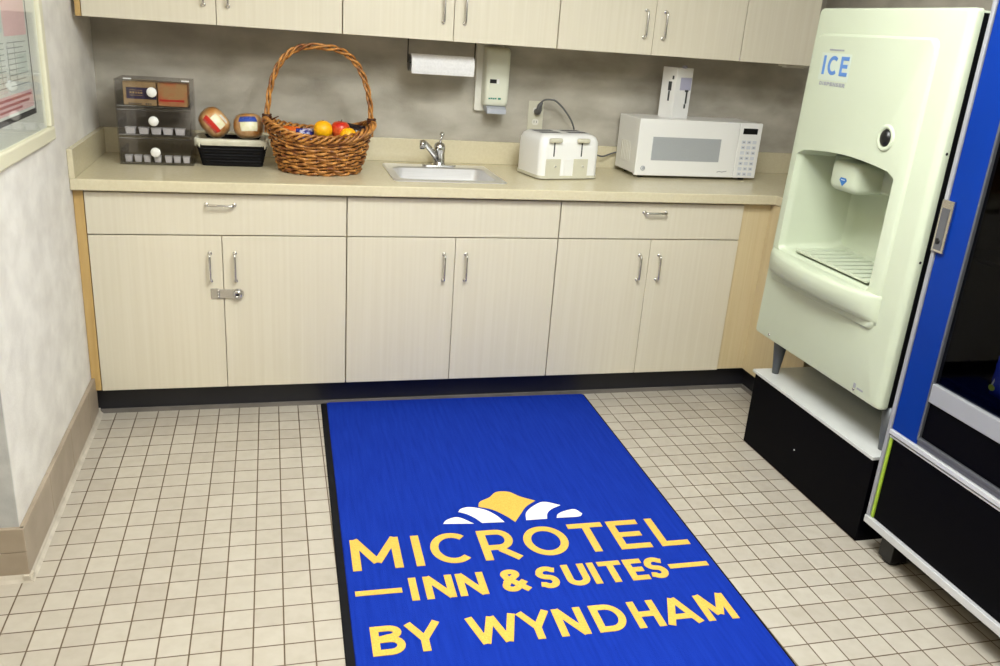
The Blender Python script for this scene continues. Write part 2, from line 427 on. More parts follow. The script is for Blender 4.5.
# ================================================================== BASE CABINETS
ZB, ZL, ZT = .114, .729, .884
def handle(length, vertical=True):
    """wire bar pull seen from the front, centred on the origin, standing off towards -y"""
    bm = bmesh.new(); L2 = length/2; r = .0045
    path = [(-L2, 0, 0), (-L2, -.014, 0)]
    for i in range(5):
        a = PI/2*(i+1)/5
        path.append((-L2+.012*(1-math.cos(a)), -.014-.012*math.sin(a), 0))
    path += [(-p[0], p[1], 0) for p in path[::-1]]
    if vertical: path = [(0, p[1], p[0]) for p in path]
    tube(bm, path, r, 10)
    for s in (-1, 1):
        e = bmesh.new(); lathe(e, [(0, 0), (.008, 0), (.008, .002), (.0055, .004), (0, .004)], 14)
        mt = Matrix.Rotation(PI/2, 4, 'X'); mt.translation = Vector((0, 0, s*L2) if vertical else (s*L2, 0, 0))
        merge(bm, e, mt)
    return bm
def front_panel(x0, x1, z0, z1, y0=0., th=.019):
    return box(x0, x1, y0, y0+th, z0, z1, .0018, 2)
G = .0022
def base_cabinet(xa, xb, label, drawer):
    xm = (xa+xb)/2
    t = thing('base_cabinet', label, 'cabinet', (xm, 0, 0), 0, 'base cabinets under the counter')
    h = (xb-xa)/2
    b = bmesh.new()
    for x in (-h+.0008, h-.0188): bx(b, x, x+.018, .0205, YB-.002, ZB, .893)
    bx(b, -h+.0192, h-.0192, .0205, YB-.002, ZB, ZB+.018); bx(b, -h+.0192, h-.0192, YB-.012, YB-.002, ZB+.0185, .893)
    bx(b, -h+.0192, h-.0192, .0205, .038, .73, .893)
    link('carcass', b, M['laminate_side'], t)
    link('plinth', box(-h+.001, h-.001, .058, .076, 0, ZB-.0005), M['laminate_side'], t)
    dr = link('drawer' if drawer else 'false_front', front_panel(-h+G, h-G, ZL+G, ZT), M['laminate'], t)
    if drawer: link('handle', handle(.098, False), M['nickel'], dr, (0, 0, .846))
    for s in (-1, 1):
        x0, x1 = (-h+G, -G/2) if s < 0 else (G/2, h-G)
        d = link('door', front_panel(x0, x1, ZB, ZL-G), M['laminate'], t)
        link('handle', handle(.108, True), M['nickel'], d, (s*.045, 0, .607))
    return t
U = [0, .9248, 1.7889, 2.6249]
cab = base_cabinet(U[0], U[1], 'pale laminate base cabinet with locking hasp, below the acrylic organizer', True)
# hasp and lock across the two left-hand doors
hb = bmesh.new()
bx(hb, -.056, -.026, -.004, 0, -.021, .021, .001); bx(hb, -.03, .052, -.0075, -.004, -.018, .018, .0012)
for z in (-.012, 0, .012): tube(hb, [(-.028, -.006, z-.005), (-.028, -.006, z+.005)], .0045, 10)
link('hasp', hb, M['nickel'], cab, (.008, 0, .503))
lb = bmesh.new(); prism(lb, rrect(.018, .066, -.021, .021, .0205, 8), -.0115, -.0078, 'y')
hs = link('lock_plate', lb, M['nickel'], cab, (.008, 0, .503))
lb = bmesh.new(); lathe(lb, [(0, 0), (.017, 0), (.017, .010), (.014, .014), (.006, .015), (.006, .012), (0, .012)], 24)
kb = bmesh.new(); merge(kb, lb, Matrix.Rotation(PI/2, 4, 'X'))
link('lock_barrel', kb, M['chrome'], hs, (.043, -.0115, 0))
kb = box(-.0015, .0015, -.0268, -.022, -.006, .006); link('keyhole', kb, M['black_plastic'], hs, (.043, 0, 0))
link('filler_strip', box(XL-cab.location.x+.001, U[0]-cab.location.x-.001, .004, .03, ZB, .893, .001), M['edge_band'], cab)
base_cabinet(U[1], U[2], 'pale laminate two-door base cabinet under the sink', False)
base_cabinet(U[2], U[3], 'pale laminate base cabinet below the white microwave', True)
t = thing('corner_cabinet', 'plain laminate corner cabinet with blank panels beside the ice dispenser', 'cabinet', (2.76, 0, 0))
link('filler_panel', box(U[3]-2.76+.001, -.0005, .012, .03, ZB, .893), M['laminate_side'], t)
link('return_panel', box(0, .018, -.43, .03, ZB, .893), M['laminate_side'], t)
link('carcass', box(.019, .44, -.43, YB-.002, ZB, .893), M['laminate_side'], t)
link('plinth', box(.05, .44, -.43, YB-.002, 0, ZB), M['laminate_side'], t)

# ================================================================== COUNTERTOP
ZC = .934
t = thing('countertop', 'beige L-shaped laminate countertop over the base cabinets', 'countertop', (0, 0, .8935))
SX0, SX1, SY0, SY1 = 1.128, 1.566, .095, .490         # hole for the sink
def slab():
    bm = bmesh.new(); z0, z1 = 0, ZC-.8935
    xs = [XL+.001, SX0, SX1, 2.752, XR-.001]; ys = [-.43, -.03, SY0, SY1, YB-.001]
    for i in range(4):
        for j in range(4):
            if (i == 1 and j == 2) or (j == 0 and i < 3): continue
            bx(bm, xs[i], xs[i+1], ys[j], ys[j+1], z0, z1)
    bmesh.ops.remove_doubles(bm, verts=bm.verts, dist=1e-5)
    seen = {}; dup_ = []
    for f in bm.faces:
        k = tuple(sorted(v.index for v in f.verts)); seen.setdefault(k, []).append(f)
    bm.verts.index_update()
    seen = {}
    for f in bm.faces: seen.setdefault(frozenset(v.index for v in f.verts), []).append(f)
    for fs in seen.values():
        if len(fs) > 1: dup_ += fs
    bmesh.ops.delete(bm, geom=dup_, context='FACES')
    bmesh.ops.dissolve_limit(bm, angle_limit=.02, verts=list(bm.verts), edges=list(bm.edges))
    return bm
sl = link('slab', slab(), M['counter'], t)
md = sl.modifiers.new('bevel', 'BEVEL'); md.width = .004; md.segments = 3; md.limit_method = 'ANGLE'
t = thing('backsplash', 'low beige laminate backsplash along the back and left edges of the countertop', 'backsplash', (0, 0, .8935))
link('back_strip', box(XL+.02, XR-.001, YB-.02, YB-.001, ZC-.8935+.0003, 1.036-.8935, .0015), M['counter'], t)
link('side_strip', box(XL+.001, XL+.0199, -.03, YB-.001, ZC-.8935+.0003, 1.036-.8935, .0015), M['counter'], t)

# ================================================================== UPPER CABINETS
UZ, UY, UT = 1.467, .25, 2.2
V = [0, .922, 1.7915, 2.6312, 2.989]
def upper_cabinet(xa, xb, label, doors, hnd=True):
    xm, h = (xa+xb)/2, (xb-xa)/2
    t = thing('wall_cabinet', label, 'cabinet', (xm, UY, UZ), 0, 'upper wall cabinets')
    link('carcass', box(-h+.0008, h-.0008, .0205, YB-UY-.002, .004, UT-UZ), M['laminate_side'], t)
    if doors == 2:
        for s in (-1, 1):
            x0, x1 = (-h+G, -G/2) if s < 0 else (G/2, h-G)
            d = link('door', front_panel(x0, x1, 0, UT-UZ-.004), M['laminate'], t)
            link('handle', handle(.105, True), M['nickel'], d, (s*.043, 0, .122))
    else:
        link('door', front_panel(-h+G, h-G, 0, UT-UZ-.004), M['laminate'], t)
    return t
u = upper_cabinet(V[0], V[1], 'cream laminate upper cabinet at the left wall, above the wicker basket', 2)
link('filler_strip', box(XL-u.location.x+.015, -V[1]/2-.001, .006, .03, 0, UT-UZ, .001), M['edge_band'], u)
upper_cabinet(V[1], V[2], 'cream laminate upper cabinet above the paper towel roll and soap dispenser', 2)
upper_cabinet(V[2], V[3], 'cream laminate upper cabinet above the microwave', 2)
upper_cabinet(V[3], V[4], 'narrow single-door upper cabinet without handle, next to the ice dispenser', 1)
ub = bmesh.new(); bx(ub, -.06, .06, -.03, .03, -.012, 0, .003); bx(ub, -.045, .045, -.02, .02, -.016, -.011, .002)
tag(link('cabinet_bracket', ub, M['white_plastic2'], None, (2.95, .33, UZ+.002)), 'small white fitting screwed under the right end of the upper cabinets', 'bracket')

# ================================================================== SINK AND FAUCET
t = thing('sink', 'stainless steel drop-in sink in the countertop', 'sink', (1.347, .2925, ZC))
def sink_rim():
    bm = bmesh.new(); hx, hy = .232, .2105
    o0 = rrect(-hx, hx, -hy, hy, .018); o1 = rrect(-hx+.006, hx-.006, -hy+.006, hy-.006, .016)
    i0 = rrect(-.205, .205, -.182, .128, .05); i1 = rrect(-.198, .198, -.175, .121, .046)
    L = []
    for pts, z in ((o0, .0005), (o0, .003), (o1, .006), (i0, .006), (i1, .001)):
        L.append([bm.verts.new((p[0], p[1], z)) for p in pts])
    for a, b in zip(L, L[1:]): bridge(bm, a, b, False)
    return bm
def sink_basin():
    bm = bmesh.new(); L = []
    for ins, z in ((0, .001), (.002, -.02), (.010, -.12), (.02, -.14), (.045, -.15), (.12, -.153)):
        pts = rrect(-.198+ins, .198-ins, -.175+ins, .121-ins, max(.046-ins*.2, .02))
        L.append([bm.verts.new((p[0], p[1], z)) for p in pts])
    for a, b in zip(L, L[1:]): bridge(bm, a, b, True)
    bm.faces.new(L[-1])
    return bm
link('rim', sink_rim(), M['steel'], t)
bs = link('basin', sink_basin(), M['steel'], t)
db = bmesh.new(); lathe(db, [(0, .002), (.02, .002), (.03, .004), (.034, .001), (.034, -.004)], 24)
link('drain', db, M['dark_metal'], bs, (0, -.03, -.153))

t = thing('faucet', 'chrome single-lever faucet behind the sink', 'faucet', (1.362, .462, ZC+.0062))
fb = bmesh.new(); prism(fb, rrect(-.075, .075, -.022, .022, .0215, 8), 0, .006)
lathe(fb, [(.03, .006), (.028, .012), (.024, .02)], 24)
link('deck_plate', fb, M['chrome'], t, None, 40)
fb = bmesh.new(); lathe(fb, [(.026, .006), (.025, .03), (.023, .055), (.025, .066), (.026, .08), (.022, .094), (.012, .102), (0, .104)], 24)
link('valve_body', fb, M['chrome'], t)
fb = bmesh.new()
sp = [(-.012, -.012, .03), (-.03, -.025, .055), (-.055, -.05, .083), (-.078, -.075, .105), (-.09, -.088, .112)]
tube(fb, sp, [.0135, .013, .012, .0115, .011], 14)
tube(fb, [(-.09, -.088, .118), (-.092, -.09, .088)], .0125, 14)
link('spout', fb, M['chrome'], t)
fb = bmesh.new(); tube(fb, [(-.096, -.09, .0865), (-.096, -.09, .082)], .0105, 14); fb2 = fb
link('aerator', fb2, M['dark_metal'], t, (.0038, 0, .002))
fb = bmesh.new(); tube(fb, [(0, .0, .1), (.003, -.004, .112), (.006, -.008, .13)], [.006, .005, .0045], 10)
lathe(fb, [(0, -.011), (.006, -.009), (.0105, -.003), (.0105, .003), (.006, .009), (0, .011)], 16, (.007, -.009, .137))
link('lever', fb, M['chrome'], t)

# ================================================================== ACRYLIC ORGANIZER
OX0, OX1, OY0, OY1 = .082, .352, .30, .50
t = thing('acrylic_organizer', 'clear acrylic three-drawer organizer in the left corner of the counter', 'organizer', ((OX0+OX1)/2, (OY0+OY1)/2, ZC+.0005))
hw, hd = (OX1-OX0)/2, (OY1-OY0)/2
b = bmesh.new()
bx(b, -hw, -hw+.004, -hd, hd, 0, .318); bx(b, hw-.004, hw, -hd, hd, 0, .318)
bx(b, -hw+.0042, hw-.0042, hd-.004, hd, 0, .318)
for z in (0, .107, .214, .314): bx(b, -hw+.0042, hw-.0042, -hd+.006, hd-.0042, z, z+.004)
link('case', b, M['acrylic'], t)
for x in (-.088, .118):
    link('hinge', box(x-.014, x+.014, -hd+.002, -hd+.014, .3185, .323, .001), M['white_plastic'], t)
for k, z in enumerate((.006, .113, .220)):
    b = bmesh.new()
    bx(b, -hw+.005, hw-.005, -hd, -hd+.004, z, z+.097)
    bx(b, -hw+.005, hw-.005, -hd+.0042, hd-.01, z, z+.003)
    bx(b, -hw+.005, -hw+.008, -hd+.0042, hd-.01, z+.0032, z+.05); bx(b, hw-.008, hw-.005, -hd+.0042, hd-.01, z+.0032, z+.05)
    d = link('drawer', b, M['acrylic'], t)
    e = bmesh.new(); lathe(e, [(0, 0), (.007, 0), (.007, .006), (.0175, .008), (.0185, .013), (.016, .017), (0, .018)], 24)
    kb = bmesh.new(); merge(kb, e, Matrix.Rotation(PI/2, 4, 'X'))
    link('knob', kb, M['white_plastic'], d, (-.002, -hd, z+.056 if k else z+.045))
    eb = bmesh.new(); bx(eb, -hw+.005, hw-.005, -hd-.0015, -hd-.0001, z+.0, z+.004); bx(eb, -hw+.005, hw-.005, -hd-.0015, -hd-.0001, z+.094, z+.097)
    link('edge', eb, M['acrylic_edge'], d)
# contents
def packet(x0, x1, z0, z1, y, th=.05):
    return box(x0, x1, y, y+th, z0, z1, .006, 3)
zd = ZC+.0005+.2235
t = thing('tea_box', 'kraft packet with dark purple label in the top acrylic drawer', 'packet', (.168, .312, zd))
link('box_body', box(-.058, .060, 0, .11, 0, .088, .004, 3), M['kraft'], t)
link('label', box(-.046, .060, -.0012, -.0001, .024, .066), M['purple'], t)
b = flat(lambda q: ([stroke(q, [(x, .013), (x+.007, .013)], .007, .0008) for x in (0, .0095, .019, .0285, .038)], [stroke(q, [(0, v), (.045, v)], .0016, .0008) for v in (.003, .022)]), text_face('-y', (-.034, -.0013, .034)))
link('print', b, M['kraft'], t)
b = flat(lambda q: [stroke(q, [(x, .006), (x+.005, .006)], .006, .0008) for x in (.0, .008, .016, .024, .032, .04, .06, .068, .076)], text_face('-y', (-.04, -.0002, .0)))
link('print', b, M['ink'], t)
t = thing('tea_box', 'orange-brown paper packet right of the purple-labelled one in the acrylic organizer', 'packet', (.286, .312, zd))
link('box_body', box(-.053, .054, 0, .11, 0, .086, .004, 3), M['kraft_orange'], t)
b = flat(lambda q: stroke(q, [(0, 0), (.09, 0)], .008, .0008), text_face('-y', (-.048, -.0002, .022)))
link('print', b, M['label_red'], t)
zm, zl = ZC+.0005+.1165, ZC+.0005+.0095
def tub(w):
    h = w/2
    bm = bmesh.new(); L = []
    for k, z in ((.85, 0), (1, .022), (1.05, .022), (1.05, .024)):
        L.append([bm.verts.new((p[0], p[1], z)) for p in rrect(-h*k, h*k, -.016*k, .016*k, .004*k, 4)])
    for a, b in zip(L, L[1:]): bridge(bm, a, b)
    bm.faces.new(L[0][::-1]); bm.faces.new(L[-1])
    return bm
ordn = ['leftmost', 'second from the left', 'third from the left', 'fourth from the left', 'fifth from the left', 'sixth from the left', 'rightmost']
xs = [.120, .168, .213, .255, .300]
first = link('jam_tub', tub(.037), M['tub'], None, (xs[0], .325, zm))
for i, x in enumerate(xs):
    o = first if i == 0 else first.copy()
    if i: C.objects.link(o)
    o.location = (x+.006, .325, zm)
    tag(o, '%s of the five white tubs in the middle acrylic drawer' % (ordn[i] if i < 4 else 'rightmost'), 'tub', 'white tubs in the middle drawer')
xs = [.113, .147, .180, .218, .258, .290, .324]
first = link('creamer_tub', tub(.026), M['tub'], None, (xs[0], .325, zl))
for i, x in enumerate(xs):
    o = first if i == 0 else first.copy()
    if i: C.objects.link(o)
    o.location = (x, .325, zl)
    tag(o, '%s of the seven small white tubs in the bottom acrylic drawer' % ordn[i], 'tub', 'small white tubs in the bottom drawer')

# ================================================================== BLACK BASKET, MUFFIN PACKS
t = thing('bread_basket', 'black rectangular basket with grey cloth liner beside the organizer', 'basket', (.497, .40, ZC+.0005))
def tray(x, y, x2, y2, h, th=.006):
    bm = bmesh.new(); L = []
    for (a, b_, z) in ((x, y, 0), (x2, y2, h), (x2-th, y2-th, h), (x-th, y-th, th)):
        L.append([bm.verts.new((p[0], p[1], z)) for p in rrect(-a, a, -b_, b_, .02, 5)])
    for a, b_ in zip(L, L[1:]): bridge(bm, a, b_)
    bm.faces.new(L[0][::-1]); bm.faces.new(L[-1])
    return bm
link('basket_body', tray(.116, .075, .138, .088, .104), M['black_weave'], t)
b = bmesh.new()
for k in range(8):
    z = .008+k*.012; f_ = k*.012/.104
    tube(b, [(p[0]+.0012*math.sin(i*2.4+k*PI), p[1]+.0012*math.cos(i*2.4+k*PI), z) for i, p in enumerate(rrect(-.114-.024*f_, .114+.024*f_, -.077-.013*f_, .077+.013*f_, .022, 12))], .0042, 6, True)
link('weave', b, M['black_weave'], t)
def liner():
    bm = bmesh.new(); n = 96; base = rrect(-.138, .138, -.09, .09, .025, 23)
    L = []
    for (k, z, wv) in ((1.0, .080, 1), (1.03, .088, 1), (1.03, .102, .4), (.99, .1075, .2), (.93, .1055, 0), (.88, .085, 0), (.78, .04, 0)):
        ring = []
        for i, p in enumerate(base):
            w_ = .006*math.sin(i*.55)+.004*math.sin(i*1.3+1)
            ring.append(bm.verts.new((p[0]*k, p[1]*k, z + w_*wv)))
        L.append(ring)
    for a, b_ in zip(L, L[1:]): bridge(bm, a, b_, True)
    bm.faces.new(L[-1])
    return bm
link('cloth_liner', liner(), M['cloth'], t)
def muffin_pack(label, x, y, z, r, rx, ry, red):
    t = thing('muffin_pack', label, 'bread', (x, y, z), 0, 'wrapped muffin packs in the black basket')
    def blob(k, hz):
        e = bmesh.new()
        lathe(e, [(0, -hz), (r*k*.5, -hz*.97), (r*k*.78, -hz*.82), (r*k*.94, -hz*.5), (r*k, -hz*.15), (r*k*.985, 0), (r*k, hz*.15), (r*k*.94, hz*.5), (r*k*.78, hz*.82), (r*k*.5, hz*.97), (0, hz)], 32)
        o = bmesh.new(); merge(o, e, Euler((rx, ry, 0)).to_matrix().to_4x4()); return o
    link('muffins', blob(1, .047), M['bread'], t)
    b = blob(1.03, .049)
    for v in b.verts: v.co *= 1+.012*math.sin(v.co.x*230)*math.sin(v.co.z*210+1)
    link('wrapper', b, M['wrap_film'], t)
    R_ = Euler((rx, ry, 0)).to_matrix().to_4x4()
    def patch(a0, a1, z0, z1, rr):        # label strip lying on the curved wrapper
        e = bmesh.new(); n = 12; rows = []
        for k in range(7):
            z = z0+(z1-z0)*k/6; q = rr*max(.05, 1-abs(z/.0495)**2.4)**.5
            rows.append([e.verts.new((q*math.sin(a0+(a1-a0)*i/n), -q*math.cos(a0+(a1-a0)*i/n), z)) for i in range(n+1)])
        for ra, rb in zip(rows, rows[1:]):
            for i in range(n): e.faces.new((ra[i], ra[i+1], rb[i+1], rb[i]))
        o = bmesh.new(); merge(o, e, R_); return o
    if red:
        link('label', patch(-.75, .6, -.032, -.010, r*1.075), M['label_red'], t)
        link('label', patch(-.42, .5, -.009, .020, r*1.075), M['label_cream'], t)
        link('label', patch(-.2, .55, .026, .036, r*1.075), M['label_white'], t)
        e = bmesh.new()
    else:
        link('label', patch(-.62, .62, .012, .033, r*1.075), M['label_blue'], t)
        link('label', patch(-.5, .62, -.024, .011, r*1.075), M['label_cream'], t)
    return t
muffin_pack('round clear muffin pack with red label, left in the black basket', .432, .36, ZC+.1075+.058, .060, -.25, .85, True)
muffin_pack('round clear muffin pack with blue label, right in the black basket', .562, .36, ZC+.1075+.050, .058, -.2, -.05, False)

# ================================================================== WICKER FRUIT BASKET
WX, WY = .838, .272
t = thing('wicker_basket', 'brown wicker fruit basket with tall twisted handle', 'basket', (WX, WY, ZC+.0005))
HB = .142
def wrad(z): f_ = z/HB; return (.150+.052*f_**.8, .118+.042*f_**.8)
def rim_dip(a):      # the rim rises towards the handle ends
    return .048*abs(math.cos(a))**2.6 - .004
b = bmesh.new(); n = 168; NS = 28
for k in range(11):
    z = .007+k*.0122
    pts = []
    for i in range(n):
        a = 2*PI*i/n; rx, ry = wrad(z); o = .0052*math.cos(NS/2*a+(k % 2)*PI)
        zz = z + rim_dip(a)*(z/HB)**2 + .0022*math.sin(NS/2*a+k*1.3)
        pts.append(((rx+o)*math.cos(a), (ry+o)*math.sin(a), zz))
    tube(b, pts, .0058, 6, True)
link('weave', b, M['wicker'], t)
b = bmesh.new()
for i in range(NS):
    a = 2*PI*(i+.5)/NS
    pts = []
    for k in range(7):
        z = HB*k/6; rx, ry = wrad(z); pts.append((rx*math.cos(a), ry*math.sin(a), z+rim_dip(a)*(z/HB)**2))
    tube(b, pts, .0042, 6)
link('stakes', b, M['wicker_dark'], t)
b = bmesh.new()
lathe(b, [(0, .104), (.170, .106), (.171, .102), (.143, .004), (0, .004)], 40, sx=1, sy=.79)
link('basket_floor', b, M['wicker_dark'], t)
b = bmesh.new(); n = 240
for s in range(4):
    pts = []
    for i in range(n):
        a = 2*PI*i/n; ph = 11*a + s*PI/2
        rx, ry = .209, .166
        r1 = .0105
        pts.append(((rx+r1*math.cos(ph))*math.cos(a), (ry+r1*math.cos(ph))*math.sin(a), HB+.008+rim_dip(a)+r1*math.sin(ph)*1.25))
    tube(b, pts, .0056, 6, True)
link('rim', b, M['wicker'], t)
b = bmesh.new(); n = 110
for s in range(3):
    pts = []
    for i in range(n):
        u_ = i/(n-1); a = PI*u_
        # arch: legs rise nearly straight from inside the rim then round over
        x = -.204*math.copysign(abs(math.cos(a))**.72, math.cos(a)); z = .145+.335*math.sin(a)**.82
        ph = 5.5*2*PI*u_ + s*2*PI/3; r1 = .0092*(.75+.25*math.sin(a))
        tx, tz = math.cos(a), math.sin(a)
        pts.append((x + r1*math.cos(ph)*-tx, r1*math.sin(ph), z + r1*math.cos(ph)*tz))
    tube(b, pts, .0049, 6)
link('handle', b, M['wicker'], t)
for sx in (-1, 1):
    b = bmesh.new()
    for k in range(5):
        pts = [(sx*(.204+.0155*math.cos(q)), .0155*math.sin(q), HB-.008+k*.0075+rim_dip(0)+.006) for q in [2*PI*i/20 for i in range(20)]]
        tube(b, pts, .004, 6, True)
    if sx < 0: tube(b, [(-.2, -.01, .188), (-.185, -.03, .20), (-.16, -.045, .215)], [.004, .0035, .002], 6)
    link('binding', b, M['wicker_dark'], t)
# fruit in the basket
def sphere_prof(r, k=1., n=14, dent=0):
    out = []
    for i in range(n+1):
        a = -PI/2+PI*i/n
        rr = r*math.cos(a); z = r*k*math.sin(a)
        if dent: z -= math.copysign(dent*math.exp(-(rr/(.35*r))**2), z)
        out.append((max(rr, 0), z))
    return out
def orange(label, loc, r):
    t = thing('orange', label, 'orange', loc, 0, 'oranges in the wicker basket')
    b = bmesh.new(); lathe(b, sphere_prof(r, .96, 16, .0015), 28); link('peel', b, M['orange'], t)
    b = bmesh.new(); lathe(b, [(0, r*.95), (.004, r*.945), (.004, r*.93)], 10); link('stem_button', b, M['stem'], t)
    return t
FZ = ZC+.1085
orange('round orange at the front of the wicker basket', (WX+.008, WY-.065, FZ+.0655), .037)
orange('orange partly hidden by the basket rim, right of the apple', (WX+.105, WY-.075, FZ+.046), .034)
t = thing('apple', 'red apple right of the orange in the wicker basket', 'apple', (WX+.077, WY-.045, FZ+.062))
b = bmesh.new()
lathe(b, [(0, -.027), (.008, -.031), (.018, -.034), (.029, -.025), (.036, -.006), (.0375, .008), (.034, .022), (.025, .032), (.014, .034), (.006, .028), (0, .025)], 28)
link('flesh', b, M['apple'], t)
b = bmesh.new(); tube(b, [(0, 0, .024), (.002, 0, .034), (.006, .001, .043)], .0016, 6); link('stem', b, M['stem'], t)
def snack(name, label, loc, sx, sy, sz, m, rot, m2=None):
    t = thing(name, label, 'packet', loc)
    t.rotation_euler = rot
    bm = bmesh.new(); n = 14
    for sgn in (-1, 1):
        rows = [[bm.verts.new((sx*(i/n-.5), sgn*sy*max(0, (1-(2*i/n-1)**4))*max(0, 1-(2*j/n-1)**4)+.0015*math.sin(i*1.7+j)*sgn, sz*(j/n))) for i in range(n+1)] for j in range(n+1)]
        for j in range(n):
            for i in range(n):
                f = bm.faces.new((rows[j][i], rows[j][i+1], rows[j+1][i+1], rows[j+1][i])); f.smooth = True
    bmesh.ops.remove_doubles(bm, verts=bm.verts, dist=.0012)
    link('pouch', bm, m, t)
    if m2: link('label', box(-sx*.05, sx*.2, -sy-.002, -sy-.0005, sz*.5, sz*.68), m2, t)
    return t
    return t
snack('snack_packet', 'blue and white snack packet left of the orange in the wicker basket', (WX-.058, WY-.055, FZ), .07, .014, .066, M['blue_wrap'], (-.25, 0, .15))
snack('snack_packet', 'orange-coloured snack packet at the left rim of the wicker basket', (WX-.115, WY-.02, FZ+.002), .064, .014, .066, M['red_wrap'], (-.25, 0, -.3))
snack('dark_packet', 'shiny black wrapped packet behind the apple in the wicker basket', (WX+.118, WY+.03, FZ), .12, .036, .082, M['dark_wrap'], (-.15, .12, -.35), M['grey_plastic'])

# ================================================================== PAPER TOWEL
t = thing('towel_holder', 'dark wire paper towel holder under the upper cabinets', 'holder', (1.345, .42, UZ+.004))
for s in (-1, 1):
    b = bmesh.new(); tube(b, [(s*.142, 0, 0), (s*.142, 0, -.10), (s*.128, 0, -.1)], .0025, 8); link('wire_arm', b, M['dark_metal'], t)
link('mounting_rail', box(-.146, .146, -.008, .008, -.003, 0, .0008), M['dark_metal'], t)
b = bmesh.new(); tube(b, [(-.139, 0, -.1), (-.137, 0, -.1)], .034, 24); link('end_disc', b, M['black_plastic'], t)
t = thing('paper_towel_roll', 'white paper towel roll hanging under the upper cabinets', 'paper towel', (1.348, .42, UZ+.004-.1))
e = bmesh.new(); lathe(e, [(.016, -.133), (.036, -.133), (.0365, -.13), (.0365, .13), (.036, .133), (.016, .133), (.016, -.133)], 32)
b = bmesh.new(); merge(b, e, Matrix.Rotation(PI/2, 4, 'Y')); link('roll', b, M['paper'], t, None, 40)
b = bmesh.new()
tp = [(.0, -.0367, 0), (0, -.0372, -.012), (0, -.0355, -.03), (0, -.032, -.042)]
r0 = [b.verts.new((-.132, p[1], p[2])) for p in tp]; r1 = [b.verts.new((.132, p[1], p[2])) for p in tp]
r2 = [b.verts.new((.132, p[1]+.0008, p[2])) for p in tp]; r3 = [b.verts.new((-.132, p[1]+.0008, p[2])) for p in tp]
for i in range(3):
    for A_, B_ in ((r0, r1), (r1, r2), (r2, r3), (r3, r0)): b.faces.new((A_[i], B_[i], B_[i+1], A_[i+1]))
link('loose_sheet', b, M['paper'], t)

# ================================================================== SOAP DISPENSER
t = thing('soap_dispenser', 'white wall soap dispenser with grey push lever above the sink', 'soap dispenser', (1.6, YB, 1.165))
b = bmesh.new(); prism(b, rrect(-.066, .056, .01, .295, .008), -.03, -.0005, 'y'); link('back_plate', b, M['white_plastic2'], t)
def soap_cover():
    bm = bmesh.new(); L = []
    for (hw_, z0, z1, y, r) in ((.056, .035, .285, -.031, .012), (.056, .035, .285, -.07, .014), (.053, .038, .282, -.088, .018), (.046, .045, .274, -.097, .02), (.03, .06, .255, -.1, .02)):
        L.append([bm.verts.new((p[0], y, p[1])) for p in rrect(-hw_, hw_, z0, z1, r)])
    for a, b_ in zip(L, L[1:]): bridge(bm, a, b_, True)
    bm.faces.new(L[0]); bm.faces.new(L[-1])
    return bm
link('cover', soap_cover(), M['soap_cover'], t, (.018, 0, 0), 50)
link('sight_window', box(-.018, .012, -.102, -.0995, .135, .152, .001), M['black_plastic'], t)
link('sight_window', box(.014, .024, -.102, -.0995, .133, .154, .001), M['white_plastic'], t)
b = bmesh.new()
prism(b, [(-.03, .03), (-.09, .028), (-.108, .018), (-.112, -.002), (-.10, -.004), (-.06, .004), (-.03, .012)], -.043, .043, 'x')
link('push_lever', b, M['grey_plastic'], t, (.018, 0, .008))
b = flat(lambda q: ([stroke(q, [(x, y_), (x+.008, y_)], .006, .0008) for x, y_ in ((0, .004), (.0095, .0048), (.019, .004), (.0285, .0046))], stroke(q, [(.043, .0045), (.056, .0045)], .008, .0008)), text_face('-y', (-.02, -.1003, .066)))
link('print', b, M['teal'], t)

# ================================================================== OUTLET, TOASTER
t = thing('wall_outlet', 'beige wall outlet behind the toaster', 'outlet', (1.832, YB, 1.155))
b = bmesh.new(); prism(b, rrect(-.036, .036, -.062, .072, .005), -.006, -.0005, 'y'); link('cover_plate', b, M['beige_plastic'], t)
for z in (-.022, .03):
    b = bmesh.new(); prism(b, rrect(-.016, .016, z-.014, z+.014, .012), -.0085, -.0065, 'y'); s = link('socket', b, M['white_plastic2'], t)
    b = bmesh.new()
    for x in (-.006, .006): bx(b, x-.001, x+.001, -.0092, -.0086, z-.003, z+.006)
    link('slot', b, M['black_plastic'], s)

TX, TY = 1.868, .345
t = thing('toaster', 'white four-slot toaster left of the microwave', 'toaster', (TX+.002, TY, ZC+.0005), .20)
def toaster_body():
    bm = bmesh.new(); L = []
    for (k, z) in ((.0, .014), (.0, .02), (.0, .128), (.002, .158), (.009, .176), (.022, .186), (.04, .189)):
        L.append([bm.verts.new((p[0], p[1], z)) for p in rrect(-.147+k, .147-k, -.112+k*1.0, .112-k*1.0, .032)])
    for a, b_ in zip(L, L[1:]): bridge(bm, a, b_, True)
    bm.faces.new(L[0][::-1]); bm.faces.new(L[-1])
    return bm
link('housing', toaster_body(), M['white_plastic'], t, None, 50)
b = bmesh.new(); prism(b, rrect(-.15, .15, -.115, .115, .034), .004, .016); link('base', b, M['beige_plastic'], t)
b = bmesh.new()
for x in (-.11, .11):
    for y in (-.08, .08): lathe(b, [(0, 0), (.011, 0), (.011, .005), (0, .005)], 12, (x, y, -.0005))
link('foot', b, M['black_plastic'], t)
for x in (-.068, .068):
    b = bmesh.new(); prism(b, rrect(x-.052, x+.052, -.062, .068, .012), .1888, .1894); link('slot_surround', b, M['alu'], t)
    for y in (-.03, .034):
        link('bread_slot', box(x-.046, x+.046, y-.014, y+.014, .1895, .1899), M['slot_dark'], t)
